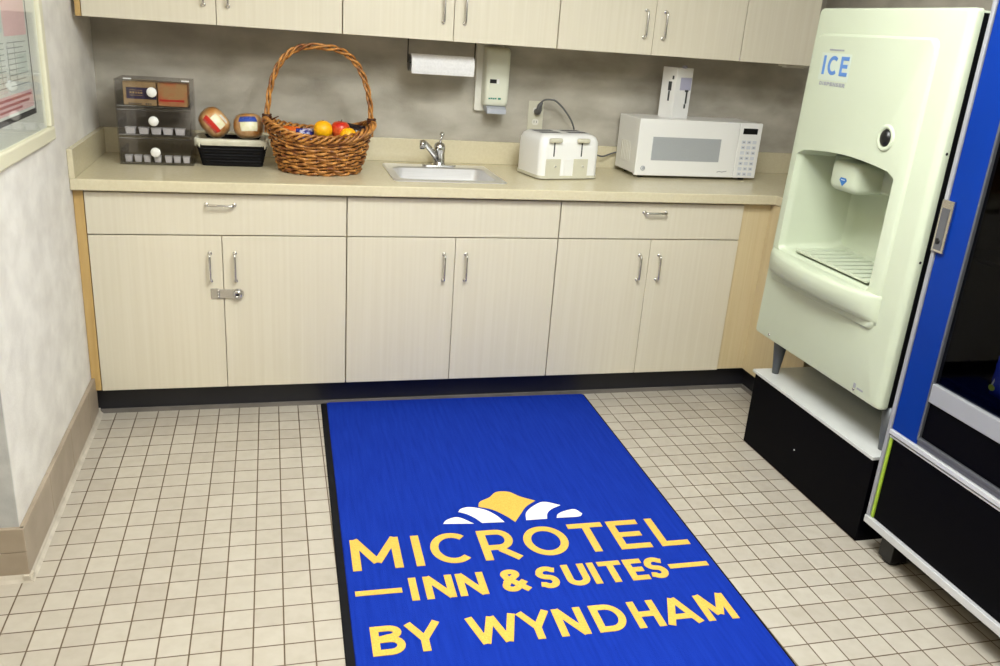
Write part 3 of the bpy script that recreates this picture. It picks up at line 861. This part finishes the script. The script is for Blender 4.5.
for x in (-.084, .052):
    b = bmesh.new(); bx(b, x-.036, x+.036, -.1145, -.111, .012, .088, .002); pn = link('control_panel', b, M['beige_plastic'], t)
    e = bmesh.new(); lathe(e, [(0, 0), (.006, 0), (.005, .004), (0, .005)], 14); kb = bmesh.new(); merge(kb, e, Matrix.Rotation(PI/2, 4, 'X'))
    link('button', kb, M['white_plastic2'], pn, (x+.01, -.1145, .056))
    link('button_mark', box(x+.0085, x+.0115, -.1202, -.1196, .0535, .0585), M['dark_metal'], pn)
    link('lever_slot', box(x-.003, x+.003, -.1125, -.1115, .098, .164), M['slot_dark'], t)
    b = bmesh.new(); bx(b, x-.03, x+.03, -.131, -.1126, .158, .176, .006, 3); link('lever', b, M['beige_plastic'], t)
link('front_rib', box(-.034, .004, -.1155, -.1115, .016, .088, .002), M['white_plastic'], t)
# cord from the toaster back up to the outlet: world points brought into the toaster's frame
def tl(p):
    v = Vector(p)-Vector((TX, TY, ZC+.0005)); return Matrix.Rotation(-.20, 4, 'Z') @ v
cp = [(1.832, .555, 1.212), (1.842, .54, 1.236), (1.868, .525, 1.243), (1.9, .52, 1.235), (1.945, .52, 1.195), (1.985, .52, 1.14), (2.0, .52, 1.08), (1.99, .51, 1.02), (1.96, .485, .985), (1.92, .466, .975)]
def smooth_path(pts, m=6):
    pts = [Vector(p) for p in pts]; out = []
    P_ = [pts[0]*2-pts[1]]+pts+[pts[-1]*2-pts[-2]]
    for i in range(1, len(P_)-2):
        for j in range(m):
            u_ = j/m; a, b_, c, d = P_[i-1:i+3]
            out.append(.5*((2*b_)+(-a+c)*u_+(2*a-5*b_+4*c-d)*u_*u_+(-a+3*b_-3*c+d)*u_**3))
    out.append(pts[-1]); return out
b = bmesh.new(); tube(b, [tl(p) for p in smooth_path(cp)], .0042, 8); cd = link('power_cord', b, M['cord'], t)
b = bmesh.new(); tube(b, [tl(p) for p in ((1.832, .5985, 1.18), (1.832, .578, 1.182), (1.832, .565, 1.192), (1.832, .556, 1.212), (1.838, .546, 1.228))], [.014, .0145, .0135, .011, .006], 12)
link('plug', b, M['cord'], cd)

# ================================================================== MICROWAVE, BOX ON TOP
t = thing('microwave', 'white countertop microwave oven', 'microwave', (2.545, .332, ZC+.0005), .02)
W2, MH, MD = .31, .264, .235
def mw_body():
    bm = bmesh.new(); bx(bm, -W2+.002, W2-.002, .021, MD, .018, MH-.002, .004, 2); return bm
link('housing', mw_body(), M['white_plastic'], t)
dr = link('door', box(-W2, W2-.118, 0, .02, .012, MH, .004, 3), M['white_plastic'], t)
cpn = link('control_panel', box(W2-.1165, W2, 0, .02, .012, MH, .004, 3), M['white_plastic'], t)
link('window', box(-.238, .105, -.0008, .0, .082, .186), M['mw_window'], dr)
e = bmesh.new(); lathe(e, [(0, 0), (.011, 0), (.011, .0012), (0, .0012)], 20); kb = bmesh.new(); merge(kb, e, Matrix.Rotation(PI/2, 4, 'X'))
bd = link('badge', kb, M['grey_plastic'], dr, (-W2+.038, 0, .045))
b = flat(lambda q: stroke(q, arc(0, 0, .006, .006, 60, 330, 14), .0022, .0006), text_face('-y', (-W2+.038, -.0013, .045))); link('badge_mark', b, M['white_plastic'], dr)
b = flat(lambda q: stroke(q, [(0, 0), (.012, .004), (.026, .001), (.05, .006)], .003, .0006), text_face('-y', (.105, -.0001, .036))); link('print', b, M['print_grey'], dr)
link('display', box(W2-.098, W2-.024, -.001, 0, .214, .240), M['black_plastic'], cpn)
for r in range(7):
    for c in range(3):
        x = W2-.098+.028*c; z = .185-.0245*r
        ky = link('key', box(x, x+.021, -.001, 0, z-.015, z, .0004, 1), M['keys'], cpn)
        if (r+c) % 3 != 2: link('key_print', box(x+.006, x+.015, -.0014, -.0011, z-.010, z-.005), M['print_grey'], cpn)
b = bmesh.new()
for x in (-W2+.05, W2-.05):
    for y in (.04, MD-.04): lathe(b, [(0, 0), (.014, 0), (.015, .018), (0, .018)], 14, (x, y, 0))
link('foot', b, M['black_plastic'], t)
b = bmesh.new()
for k in range(6): bx(b, -W2+.0005, -W2+.0022, .08+.018*k, .09+.018*k, .06, .15, 0)
link('side_vent', b, M['white_plastic2'], t)
cp = [(-W2+.06, MD+.002, .09), (-W2-.01, MD+.006, .075), (-W2-.07, MD-.01, .06), (-W2-.13, MD-.03, .075), (-W2-.19, MD-.02, .085), (-W2-.26, MD-.025, .07)]
b = bmesh.new(); tube(b, smooth_path(cp), .004, 8); link('power_cord', b, M['cord'], t)

t = thing('carton', 'white product carton standing on the microwave', 'box', (2.452, .465, ZC+.0005+MH-.0015), .35)
link('carton_body', box(-.051, .051, -.045, .045, 0, .222, .0012), M['white_plastic'], t)
b = flat(lambda q: stroke(q, [(0, 0), (0, .055)], .07, .0006), text_face('-y', (.012, -.0451, .125))); link('print', b, M['lavender'], t)
b = bmesh.new()
bx(b, .012, .034, -.0462, -.0452, .118, .126); bx(b, .020, .030, -.0462, -.0452, .066, .118)
bx(b, .016, .026, -.0462, -.0452, .045, .064)
link('picture', b, M['ink'], t)
b = bmesh.new(); bx(b, -.0522, -.0512, -.02, .0, .12, .16); bx(b, -.0522, -.0512, -.014, -.004, .075, .118); bx(b, -.0522, -.0512, -.03, -.02, .17, .186)
link('picture', b, M['ink'], t)
b = bmesh.new(); bx(b, -.05, .05, -.02, .02, .2223, .2228); tube(b, [(-.012, -.04, .224), (.008, -.038, .226)], .008, 10)
link('top_flap', b, M['lavender'], t)

# ================================================================== EQUIPMENT STAND UNDER THE ICE DISPENSER
IY0, IY1 = -.455, -1.176            # far and near sides of the ice dispenser
t = thing('equipment_stand', 'black box stand with grey top under the ice dispenser', 'stand', (2.5, -.84, 0))
link('cabinet_box', box(.012, .70, -.375, .365, 0, .305, .002), M['black_panel'], t)
link('top_ledge', box(.0, .72, -.378, .37, .3055, .318, .002), M['ledge'], t)
e = bmesh.new(); lathe(e, [(0, 0), (.003, 0), (.003, .002), (0, .002)], 10); kb = bmesh.new(); merge(kb, e, Matrix.Rotation(-PI/2, 4, 'Y'))
link('screw', kb, M['alu'], t, (.012, .03, .13))

# ================================================================== ICE DISPENSER
IZ0, IZ1 = .468, 1.674
t = thing('ice_dispenser', 'tall pale green ice dispenser against the right wall', 'ice dispenser', (2.5, 0, .318))
def Zr(z): return z-.318
NI = 7
NY0, NY1, NZ0, NZ1 = -1.036, -.508, .818, 1.192
def niche_outline(ins=0):
    y0, y1, z0, z1 = NY0+ins, NY1-ins, NZ0+ins, NZ1-ins*.3
    r = .022
    pts = []
    for cx, cy, a0 in ((y1-r, z0+r, -PI/2),):
        pts += [(cx+r*math.cos(a0+PI/2*i/5), cy+r*math.sin(a0+PI/2*i/5)) for i in range(6)]
    n = 16
    for i in range(n+1):
        u_ = i/n; y = y1+(y0-y1)*u_
        pts.append((y, z1+.022*math.sin(PI*u_)**.9 - (.012 if i in (0, n) else 0)))
    for cx, cy, a0 in ((y0+r, z0+r, PI),):
        pts += [(cx+r*math.cos(a0+PI/2*i/5), cy+r*math.sin(a0+PI/2*i/5)) for i in range(6)]
    return pts
def ice_shell():
    bm = bmesh.new()
    def ring(y0, y1, z0, z1, r, x): return [bm.verts.new((x, p[0], Zr(p[1]))) for p in rrect(y0, y1, z0, z1, r, NI)]
    L = [ring(IY1+.008, IY0-.008, IZ0+.004, IZ1-.004, .012, .26),
         ring(IY1+.008, IY0-.008, IZ0+.004, IZ1-.004, .012, .034),
         ring(IY1-.014, IY0, IZ0, IZ1, .012, .034)]
    for k in range(7):      # rounded outer edge
        a = PI/2*k/6; i_ = .014*(1-math.cos(a)); L.append(ring(IY1-.014*(1-k/6)+i_, IY0-i_*.5, IZ0+i_*.5, IZ1-i_*.7, .012+i_*.2, .016*(1-math.sin(a))))
    L.append(ring(-1.090, -.482, .70, 1.592, .03, 0)); L.append(ring(-1.087, -.485, .703, 1.589, .028, -.006)); L.append(ring(-1.080, -.490, .708, 1.584, .024, -.010))
    for a, b_ in zip(L, L[1:]): bridge(bm, a, b_, True)
    plate = L[-1]
    hole = [bm.verts.new((-.010, p[0], Zr(p[1]))) for p in niche_outline()]
    edges = []
    for loop in (plate, hole):
        for i in range(len(loop)):
            e = bm.edges.get((loop[i], loop[(i+1) % len(loop)]))
            edges.append(e or bm.edges.new((loop[i], loop[(i+1) % len(loop)])))
    bmesh.ops.triangle_fill(bm, use_beauty=True, edges=edges)
    # niche walls
    prev = hole
    for ins, x in ((.002, -.002), (.006, .004), (.008, .02), (.016, .20), (.03, .235), (.06, .245)):
        cur = [bm.verts.new((x, p[0], Zr(p[1]))) for p in niche_outline(ins)]
        bridge(bm, prev, cur, True); prev = cur
    bm.faces.new(prev)
    return bm
def lean(bm):            # the front is a little wider at its foot on the far side
    for v in bm.verts:
        f_ = max(0, min(1, (v.co.y-IY1)/(IY0-IY1))); v.co.y += f_*(Zr(1.05)-v.co.z)*.036
    return bm
sh = link('front_shell', lean(ice_shell()), M['ice_shell'], t, None, 35)
link('body', box(.261, .70, IY1+.004, IY0-.012, Zr(IZ0)+.006, Zr(IZ1)-.006, .004), M['ice_body'], t)
# black strip stands in for the gap's shade; bulkhead and spout inside the niche
b = bmesh.new(); bx(b, .0355, .25, IY1-.012, IY1+.006, Zr(IZ0)+.01, Zr(IZ1)-.012); link('gap_shade', b, M['black_plastic'], t)
b = bmesh.new(); bx(b, .135, .24, NY0+.022, NY1-.022, Zr(1.092), Zr(1.185), .012, 3); link('bulkhead', b, M['ice_shell'], t, None, 40)
def spout():
    bm = bmesh.new(); L = []
    for (ins, x) in ((.02, -.003+.035), (.008, .004+.035), (.0, .018+.035), (.0, .15)):
        L.append([bm.verts.new((x, p[0], Zr(p[1]))) for p in rrect(-.812+ins, -.660-ins, 1.085+ins, 1.188-ins*.4, .022, 5)])
    for a, b_ in zip(L, L[1:]): bridge(bm, a, b_, True)
    bm.faces.new(L[0]); bm.faces.new(L[-1]); return bm
sp = link('spout', spout(), M['ice_shell'], t, None, 50)
b = flat(lambda q: prism(q, [(0, .008), (.014, .008), (.02, .0), (.0, -.02), (-.02, 0), (-.014, .008)], 0, .001), text_face('-x', (.0318, -.745, Zr(1.125))))
link('emblem', b, M['emblem_blue'], sp)
b = flat(lambda q: stroke(q, [(-.010, .001), (.010, .001)], .003, .0006), text_face('-x', (.0306, -.745, Zr(1.125)))); link('emblem_print', b, M['ice_pale'], sp)
# bulging lip below the niche
def lip():
    bm = bmesh.new(); n = 28; rows = []
    y0, y1 = -1.098, -.470
    for j, (z, k, m_) in enumerate(((.722, -.004, .0), (.730, .014, .5), (.737, .022, .75), (.752, .028, .95), (.785, .032, 1), (.806, .032, 1), (.815, .028, .98), (.819, .024, .9), (.8195, .0, .3), (.819, -.02, 0))):
        row = []
        for i in range(n+1):
            u_ = i/n; e_ = max(0, 1-abs(2*u_-1)**7)**.5
            y = y0+(y1-y0)*u_
            bulge = .042*(1-(2*u_-1)**2)*m_
            if j == 9: x = .012
            elif j == 0: x = .0
            else: x = -(k*e_+bulge) + .002
            row.append(bm.verts.new((x, y, Zr(z))))
        rows.append(row)
    for a, b_ in zip(rows, rows[1:]):
        for i in range(n):
            f = bm.faces.new((a[i], a[i+1], b_[i+1], b_[i])); f.smooth = True
    a, b_ = rows[0], rows[-1]
    for i in range(n): bm.faces.new((a[i], a[i+1], b_[i+1], b_[i]))
    bm.faces.new([r_[0] for r_ in rows]); bm.faces.new([r_[-1] for r_ in rows])
    return bm
link('drip_lip', lean(lip()), M['ice_shell'], t, None, 50)
# drain grate
b = bmesh.new()
y = -.985; bx(b, .02, .215, -.99, -.59, Zr(.8335), Zr(.836))
gr = link('drain_grate', b, M['slot_dark'], t)
b = bmesh.new()
for k in range(9):
    yy = -.979+k*.049; bx(b, .018, .217, yy-.0165, yy+.0165, Zr(.8362), Zr(.8425), .002)
bx(b, .010, .02, -.995, -.585, Zr(.8335), Zr(.8425), .002); bx(b, .215, .225, -.995, -.585, Zr(.8335), Zr(.8425), .002)
link('grate_bars', b, M['ice_shell'], gr)
# eye sensor
def eye(prof, sy, sz):
    e = bmesh.new(); lathe(e, prof, 28, sx=sy, sy=sz)
    o = bmesh.new(); merge(o, e, Matrix(((0, 0, -1, 0), (-1, 0, 0, 0), (0, 1, 0, 0), (0, 0, 0, 1)))); return o
ey = link('sensor_bezel', eye([(.042, 0), (.042, .002), (.036, .006), (.030, .005), (.026, .0)], .95, 1), M['ice_shell'], t, (-.010, -.962, Zr(1.294)))
link('sensor_lens', eye([(.027, .0005), (.024, .006), (.015, .011), (0, .013)], .85, 1), M['black_plastic'], ey)
# lettering
lab = flat(lambda q: prism(q, [(-.006, -.006), (.158, -.006), (.158, .083), (-.006, .083)], 0, .0006), text_face('-x', (-.0103, -.560, Zr(1.447))))
lb_ = link('label', lab, M['ice_label'], t)
def ice_txt(q):
    letter(q, 'I', .005, .012, .022, .062, .013); letter(q, 'C', .038, .012, .056, .062, .012); letter(q, 'E', .107, .012, .042, .062, .012)
link('print', flat(ice_txt, text_face('-x', (-.0107, -.560, Zr(1.447)))), M['ice_blue'], lb_)
link('print', flat(lambda q: word(q, 'DISPENSER', 0, 0, .142, .012, .0032), text_face('-x', (-.0101, -.567, Zr(1.424)))), M['print_grey'], t)
link('print', flat(lambda q: [stroke(q, [(.009*k_, .004), (.009*k_+.007, .004)], .0055, .0008) for k_ in range(9)], text_face('-x', (-.0101, -.592, Zr(1.536)))), M['print_grey'], t)
link('maker_plate', flat(lambda q: (stroke(q, [(0, 0), (.012, 0)], .016, .0008), stroke(q, [(.02, -.004), (.05, -.004)], .006, .0008)), text_face('-x', (-.0003, -1.055, Zr(.502)))), M['print_grey'], t)
for y, z in ((-.535, .488), (-1.06, .488)):
    link('screw', eye([(.0055, 0), (.005, .002), (0, .0025)], 1, 1), M['nickel'], t, (0, y, Zr(z)))
for z in (1.28, .957):
    e = bmesh.new(); lathe(e, [(0, 0), (.0045, 0), (.0045, .002), (0, .0022)], 12)
    kb = bmesh.new(); merge(kb, e, Matrix.Rotation(PI/2, 4, 'X')); link('screw', kb, M['black_plastic'], t, (.024, IY1-.0125, Zr(z)))
for (x, y) in ((.07, -.52), (.07, -1.17), (.62, -.52), (.62, -1.17)):
    b = bmesh.new(); lathe(b, [(0, 0), (.013, 0), (.014, .012), (.018, .05), (.030, .157), (0, .157)], 16, (x, y, 0)); link('leg', b, M['leg_grey'], t)

# ================================================================== VENDING MACHINE
VY0, VY1 = -1.250, -2.23           # far and near sides
VZ0, VZ1 = .105, 1.86
t = thing('vending_machine', 'blue and black vending machine with dark glass front at the right edge', 'vending machine', (2.5, VY0, 0))
def vb(name, x0, x1, y0, y1, z0, z1, m, bev=.0015, par=None):
    return link(name, box(x0, x1, min(y0, y1)-VY0, max(y0, y1)-VY0, z0, z1, bev), m, par or t)
# cabinet shell as five slabs so the display compartment stays open behind the glass
b = bmesh.new()
D0, D1 = .02, .74
bx(b, D0, D1, -.02, -.002, VZ0+.012, VZ1-.01); bx(b, D0, D1, VY1-VY0, VY1-VY0+.02, VZ0+.012, VZ1-.01)
bx(b, D1-.02, D1, VY1-VY0+.0205, -.0205, VZ0+.012, VZ1-.01)
bx(b, D0, D1-.021, VY1-VY0+.0205, -.0205, VZ0+.012, .60); bx(b, D0, D1-.021, VY1-VY0+.0205, -.0205, VZ1-.05, VZ1-.01)
link('cabinet_shell', b, M['black_panel'], t)
vb('side_trim', -.004, .05, VY0, VY0-.014, .13, VZ1, M['alu_mid'], .003)
st = vb('blue_stile', .0, .018, VY0-.0165, VY0-.124, .446, VZ1, M['vend_blue'])
vb('header_panel', .0, .018, VY0-.125, VY1, 1.70, VZ1, M['vend_blue'])
vb('glass_trim', -.004, .0195, VY0-.1245, VY0-.132, .466, 1.699, M['alu_dark'], .002)
vb('window_rail', -.006, .0195, VY0-.133, VY1, .590, .648, M['alu_mid'], .003)
vb('window_pane', .006, .010, VY0-.1325, VY1+.02, .649, 1.699, M['pane_dark'], 0)
vb('delivery_panel', .004, .0195, VY0-.133, VY1, .473, .589, M['black_panel'])
vb('lower_trim', -.004, .0195, VY0-.1255, VY1, .462, .472, M['alu_dark'], .002)
vb('lower_trim', .0, .0195, VY0-.1255, VY1, .447, .461, M['alu_dark'], .002)
vb('lower_rail', -.008, .0195, VY0-.0165, VY1, .430, .445, M['alu'], .002)
vb('lower_rail', -.002, .0195, VY0-.0165, VY1, .418, .424, M['alu'], .001)
vb('kick_panel', .004, .0195, VY0-.028, VY1, .131, .417, M['black_panel'])
vb('accent_strip', .0, .0195, VY0-.0165, VY0-.0275, .131, .417, M['lime'])
vb('bottom_rail', -.008, .03, VY0, VY1, .104, .130, M['alu'], .003)
lk = vb('lock_plate', -.010, -.0005, VY0-.004, VY0-.050, 1.012, 1.163, M['nickel'], .002)
vb('lock_recess', -.0115, -.0101, VY0-.012, VY0-.040, 1.02, 1.14, M['alu_dark'], .0005, lk)
b = flat(lambda q: lathe(q, [(0, .001), (.009, .001), (.009, 0)], 18), text_face('-x', (-.0116, -.024, 1.045))); link('keyhole', b, M['black_plastic'], lk)
vb('interior_liner', .60, .70, VY0-.14, VY1+.03, .61, 1.80, M['black_panel'])
for z in (.655, 1.02, 1.38):
    vb('product_shelf', .06, .58, VY0-.025, VY1+.025, z-.012, z, M['black_panel'])
for (x, y) in ((.06, VY0-.085), (.06, VY1+.08), (.66, VY0-.09), (.66, VY1+.08)):
    b = bmesh.new(); bx(b, x-.03, x+.03, y-VY0-.03, y-VY0+.03, .012, VZ0+.012, .002); lathe(b, [(0, 0), (.026, 0), (.026, .008), (.012, .012), (.012, .014), (0, .014)], 16, (x, y-VY0, 0))
    link('leg', b, M['black_plastic'], t)
def coil(y, z):
    bm = bmesh.new(); n = 120
    tube(bm, [(.08+.4*i/n, y+.034*math.cos(i/n*2*PI*7), z+.036+.034*math.sin(i/n*2*PI*7)) for i in range(n+1)], .002, 6); return bm
for y in (-.36, -.50, -.64): link('coil', coil(y, .657), M['alu_dark'], t)
# blue snack bag on the lowest shelf
t = snack('snack_bag', 'blue snack bag with yellow-green spot behind the vending machine glass', (2.60, -1.535, .6555), .11, .022, .115, M['bottle_blue'], (0, 0, -PI/2))
b = flat(lambda q: prism(q, arc(0, 0, .011, .009, 0, 345, 20), 0, .001), text_face('-y', (-.034, -.0185, .028))); link('spot', b, M['bottle_cap'], t)
b = flat(lambda q: stroke(q, [(0, 0), (.016, .05), (.012, .075)], .007, .001), text_face('-y', (-.036, -.0175, .035))); link('stripe', b, M['label_white'], t)

# ================================================================== FLOOR MAT
MR = -.0145
t = thing('floor_mat', 'blue hotel logo floor mat with gold lettering and black rubber edge', 'mat', (1.405, -.85, 0), MR)
MWX, MTOP, MBOT = .579, .892, -.96
b = bmesh.new()
L = []
for (k, z) in ((0, .0005), (0, .003), (.004, .005), (.018, .005)):
    L.append([b.verts.new((p[0], p[1], z)) for p in rrect(-MWX-.012+k, MWX-.006-k, MBOT+k, MTOP-k, .012)])
for a_, b_ in zip(L, L[1:]): bridge(b, a_, b_)
b.faces.new(L[0][::-1]); b.faces.new(L[-1])
link('rubber_backing', b, M['mat_rubber'], t)
b = bmesh.new(); L = []
for (k, z) in ((0, .0052), (.002, .008), (.006, .009)):
    L.append([b.verts.new((p[0], p[1], z)) for p in rrect(-MWX+.012+k, MWX-.014-k, MBOT+.02+k, MTOP-.006-k, .012)])
for a_, b_ in zip(L, L[1:]): bridge(b, a_, b_)
b.faces.new(L[-1])
pile = link('pile', b, M['mat_blue'], t)
def to_mat(x, y):
    v = Matrix.Rotation(-MR, 2) @ Vector((x-1.405, y+.85)); return v
TD = .0016
def row(items, ytop, ybot, tk):
    """items: (char, x left, x right) in world x; y given at world x=1.405"""
    bm = bmesh.new()
    for ch, xa, xb in items:
        letter(bm, ch, xa-1.405, ybot+.85, xb-xa, ytop-ybot, tk, TD)
    for v in bm.verts: v.co.z += .0086
    return bm
# letters keep the spacing measured on the mat
def sh_(x, y): return x - (y+.85)*(-MR)*-1
r1 = [('M', .857, 1.006), ('I', 1.043, 1.072), ('C', 1.098, 1.226), ('R', 1.256, 1.374), ('O', 1.397, 1.541), ('T', 1.561, 1.680), ('E', 1.697, 1.804), ('L', 1.836, 1.934)]
r2 = [('-', .852, .984), ('I', 1.005, 1.030), ('N', 1.049, 1.134), ('N', 1.145, 1.228), ('&', 1.274, 1.350), ('S', 1.386, 1.450), ('U', 1.471, 1.543), ('I', 1.551, 1.577), ('T', 1.587, 1.660), ('E', 1.670, 1.728), ('S', 1.735, 1.797), ('-', 1.808, 1.938)]
r3 = [('B', .875, .962), ('Y', .966, 1.062), ('W', 1.134, 1.273), ('Y', 1.276, 1.370), ('N', 1.379, 1.463), ('D', 1.488, 1.580), ('H', 1.604, 1.684), ('A', 1.692, 1.796), ('M', 1.812, 1.906)]
def shift(items, y):     # the row's world x at the mat's own slant
    d = -MR*0 + (y+.85)*math.tan(MR)*-1
    return [(c, a+d*-1*0+(-(y+.85)*-MR), e+(-(y+.85)*-MR)) for c, a, e in items]
link('lettering', row(shift(r1, -1.07), -.993, -1.153, .0255), M['mat_gold'], pile)
for part in (r2[:1], r2[1:4], r2[4:5], r2[5:11], r2[11:]):
    link('dash' if part[0][0] == '-' else 'lettering', row(shift(part, -1.26), -1.207, -1.311, .0215), M['mat_gold'], pile)
for part in (r3[:2], r3[2:]):
    link('lettering', row(shift(part, -1.46), -1.405, -1.518, .0215), M['mat_gold'], pile)
def logo(outlines):
    bm = bmesh.new()
    for o in outlines:
        pts = smooth_closed(o)
        pts = [to_mat(*p) for p in pts]
        vs = [bm.verts.new((p.x, p.y, .0086+TD)) for p in pts]; v0 = [bm.verts.new((p.x, p.y, .0086)) for p in pts]
        bm.faces.new(vs); bridge(bm, v0, vs)
    return bm
def smooth_closed(o):
    """o: list of (x,y,corner?) -> polyline rounded where corner is 0"""
    n = len(o); out = []
    for i in range(n):
        p0, p1, p2, p3 = (Vector(o[(i+k) % n][:2]) for k in (-1, 0, 1, 2))
        if o[i][2]: p0 = p1*2-p2
        if o[(i+1) % n][2]: p3 = p2*2-p1
        for j in range(6):
            u_ = j/6; out.append(.5*((2*p1)+(-p0+p2)*u_+(2*p0-5*p1+4*p2-p3)*u_*u_+(-p0+3*p1-3*p2+p3)*u_**3))
    return out
gold = [[(1.300, -.848, 1), (1.312, -.818, 0), (1.350, -.795, 0), (1.379, -.765, 0), (1.405, -.761, 0), (1.431, -.770, 0), (1.459, -.803, 0), (1.504, -.836, 1), (1.462, -.869, 0), (1.432, -.910, 0), (1.400, -.956, 1), (1.378, -.915, 0), (1.343, -.872, 0)]]
white = [[(1.163, -.934, 1), (1.180, -.913, 0), (1.219, -.903, 0), (1.262, -.946, 1)],
         [(1.226, -.870, 1), (1.240, -.853, 0), (1.271, -.847, 0), (1.315, -.868, 0), (1.345, -.905, 0), (1.364, -.951, 1), (1.290, -.946, 1), (1.272, -.912, 0), (1.250, -.886, 0)],
         [(1.439, -.950, 1), (1.452, -.905, 0), (1.491, -.866, 0), (1.532, -.848, 0), (1.582, -.876, 1), (1.545, -.895, 0), (1.522, -.920, 0), (1.511, -.951, 1)],
         [(1.545, -.950, 1), (1.556, -.930, 0), (1.582, -.915, 0), (1.622, -.908, 0), (1.640, -.938, 1), (1.621, -.953, 0)]]
link('emblem', logo(gold), M['mat_gold'], pile)
for w_ in white: link('emblem_petal', logo([w_]), M['mat_white'], pile)

# ================================================================== FRAMED NOTICE
t = thing('framed_notice', 'pale yellow framed evacuation notice on the left wall', 'notice', (XL+.0005, -.247, 1.099))
FW, FH = .70, .66
def fbar(y0, y1, z0, z1): return y0, y1, z0, z1
b = bmesh.new(); bw = .042
for (y0, y1, z0, z1) in ((-FW, 0, 0, bw), (-FW, 0, FH-bw, FH), (-FW, -FW+bw, bw+.0003, FH-bw-.0003), (-bw, 0, bw+.0003, FH-bw-.0003)):
    bx(b, 0, .022, y0, y1, z0, z1, .006, 3)
link('frame', b, M['pale_yellow'], t)
link('mount', box(.001, .008, -FW+.03, -.03, .03, FH-.03), M['mount'], t)
link('border', box(.0082, .0086, -FW+.05, -.148, .098, FH-.05), M['ink'], t)
sh2 = link('sheet', box(.0087, .0095, -FW+.06, -.162, .114, FH-.06), M['sheet'], t)
def prt(name, rects, m, x=.0096):
    bm = bmesh.new()
    for y0, y1, z0, z1 in rects: bx(bm, x, x+.0004, y0, y1, z0, z1)
    return link(name, bm, m, sh2)
prt('print_panel', [(-.62, -.175, .122, .170), (-.40, -.175, .32, .58)], M['pink'])
prt('print_panel', [(-.62, -.41, .33, .58), (-.30, -.20, .22, .27)], M['sheet_green'], .0096)
prt('print', [(-.56, -.19, .156, .163), (-.60, -.22, .142, .149), (-.52, -.3, .129, .135), (-.39, -.22, .50, .512), (-.39, -.20, .46, .472), (-.38, -.25, .435, .445)], M['red_print'], .0101)
rects = []
for k in range(9):
    z = .19+.014*k; rects.append((-.60+.02*(k % 3), -.42, z, z+.0022)); rects.append((-.385, -.20-.03*(k % 2), z, z+.0022))
for k in range(5): rects.append((-.6+.07*k, -.598+.07*k, .20, .30))
prt('print', rects, M['ink_soft'], .0101)
link('cover_pane', box(.0110, .0125, -FW+.035, -.035, .035, FH-.035), M['pane'], t)

# ================================================================== CEILING LIGHTS AND ADDED FILL GLOBE (above the frame)
for (x, y, sx, sy, lab_) in ((1.42, -1.60, 1.2, .6, 'recessed ceiling light panel nearer the cabinets'), (1.25, -3.40, 1.2, .6, 'recessed ceiling light panel above the entrance end of the room'), (-.25, -2.5, .56, .56, 'small warm square ceiling light in the left side area')):
    t = thing('ceiling_light', lab_, 'ceiling light', (x, y, CEIL), 0, 'ceiling lights')
    b = bmesh.new()
    for (x0, x1, y0, y1) in ((-sx/2-.02, sx/2+.02, -sy/2-.02, -sy/2), (-sx/2-.02, sx/2+.02, sy/2, sy/2+.02), (-sx/2-.02, -sx/2, -sy/2+.0003, sy/2-.0003), (sx/2, sx/2+.02, -sy/2+.0003, sy/2-.0003)):
        bx(b, x0, x1, y0, y1, -.02, -.0005)
    link('frame', b, M['white_plastic'], t)
    link('diffuser', box(-sx/2+.001, sx/2-.001, -sy/2+.001, sy/2-.001, -.012, -.001), M['lamp_panel'], t)
t = thing('ceiling_light', 'added opal globe fill light hanging between the ceiling panels above the mat', 'ceiling light', (1.42, -2.08, CEIL), 0, 'ceiling lights')  # globe lamp added to brighten the upper cabinets, not a known fitting
b = bmesh.new(); lathe(b, [(0, -.0005), (.07, -.0005), (.068, -.02), (.02, -.03), (.018, -.068), (0, -.068)], 24); link('canopy', b, M['white_plastic'], t)
b = bmesh.new(); lathe(b, [(x, z-.19) for x, z in sphere_prof(.12, 1, 18)], 32); link('globe', b, M['fill_globe'], t)
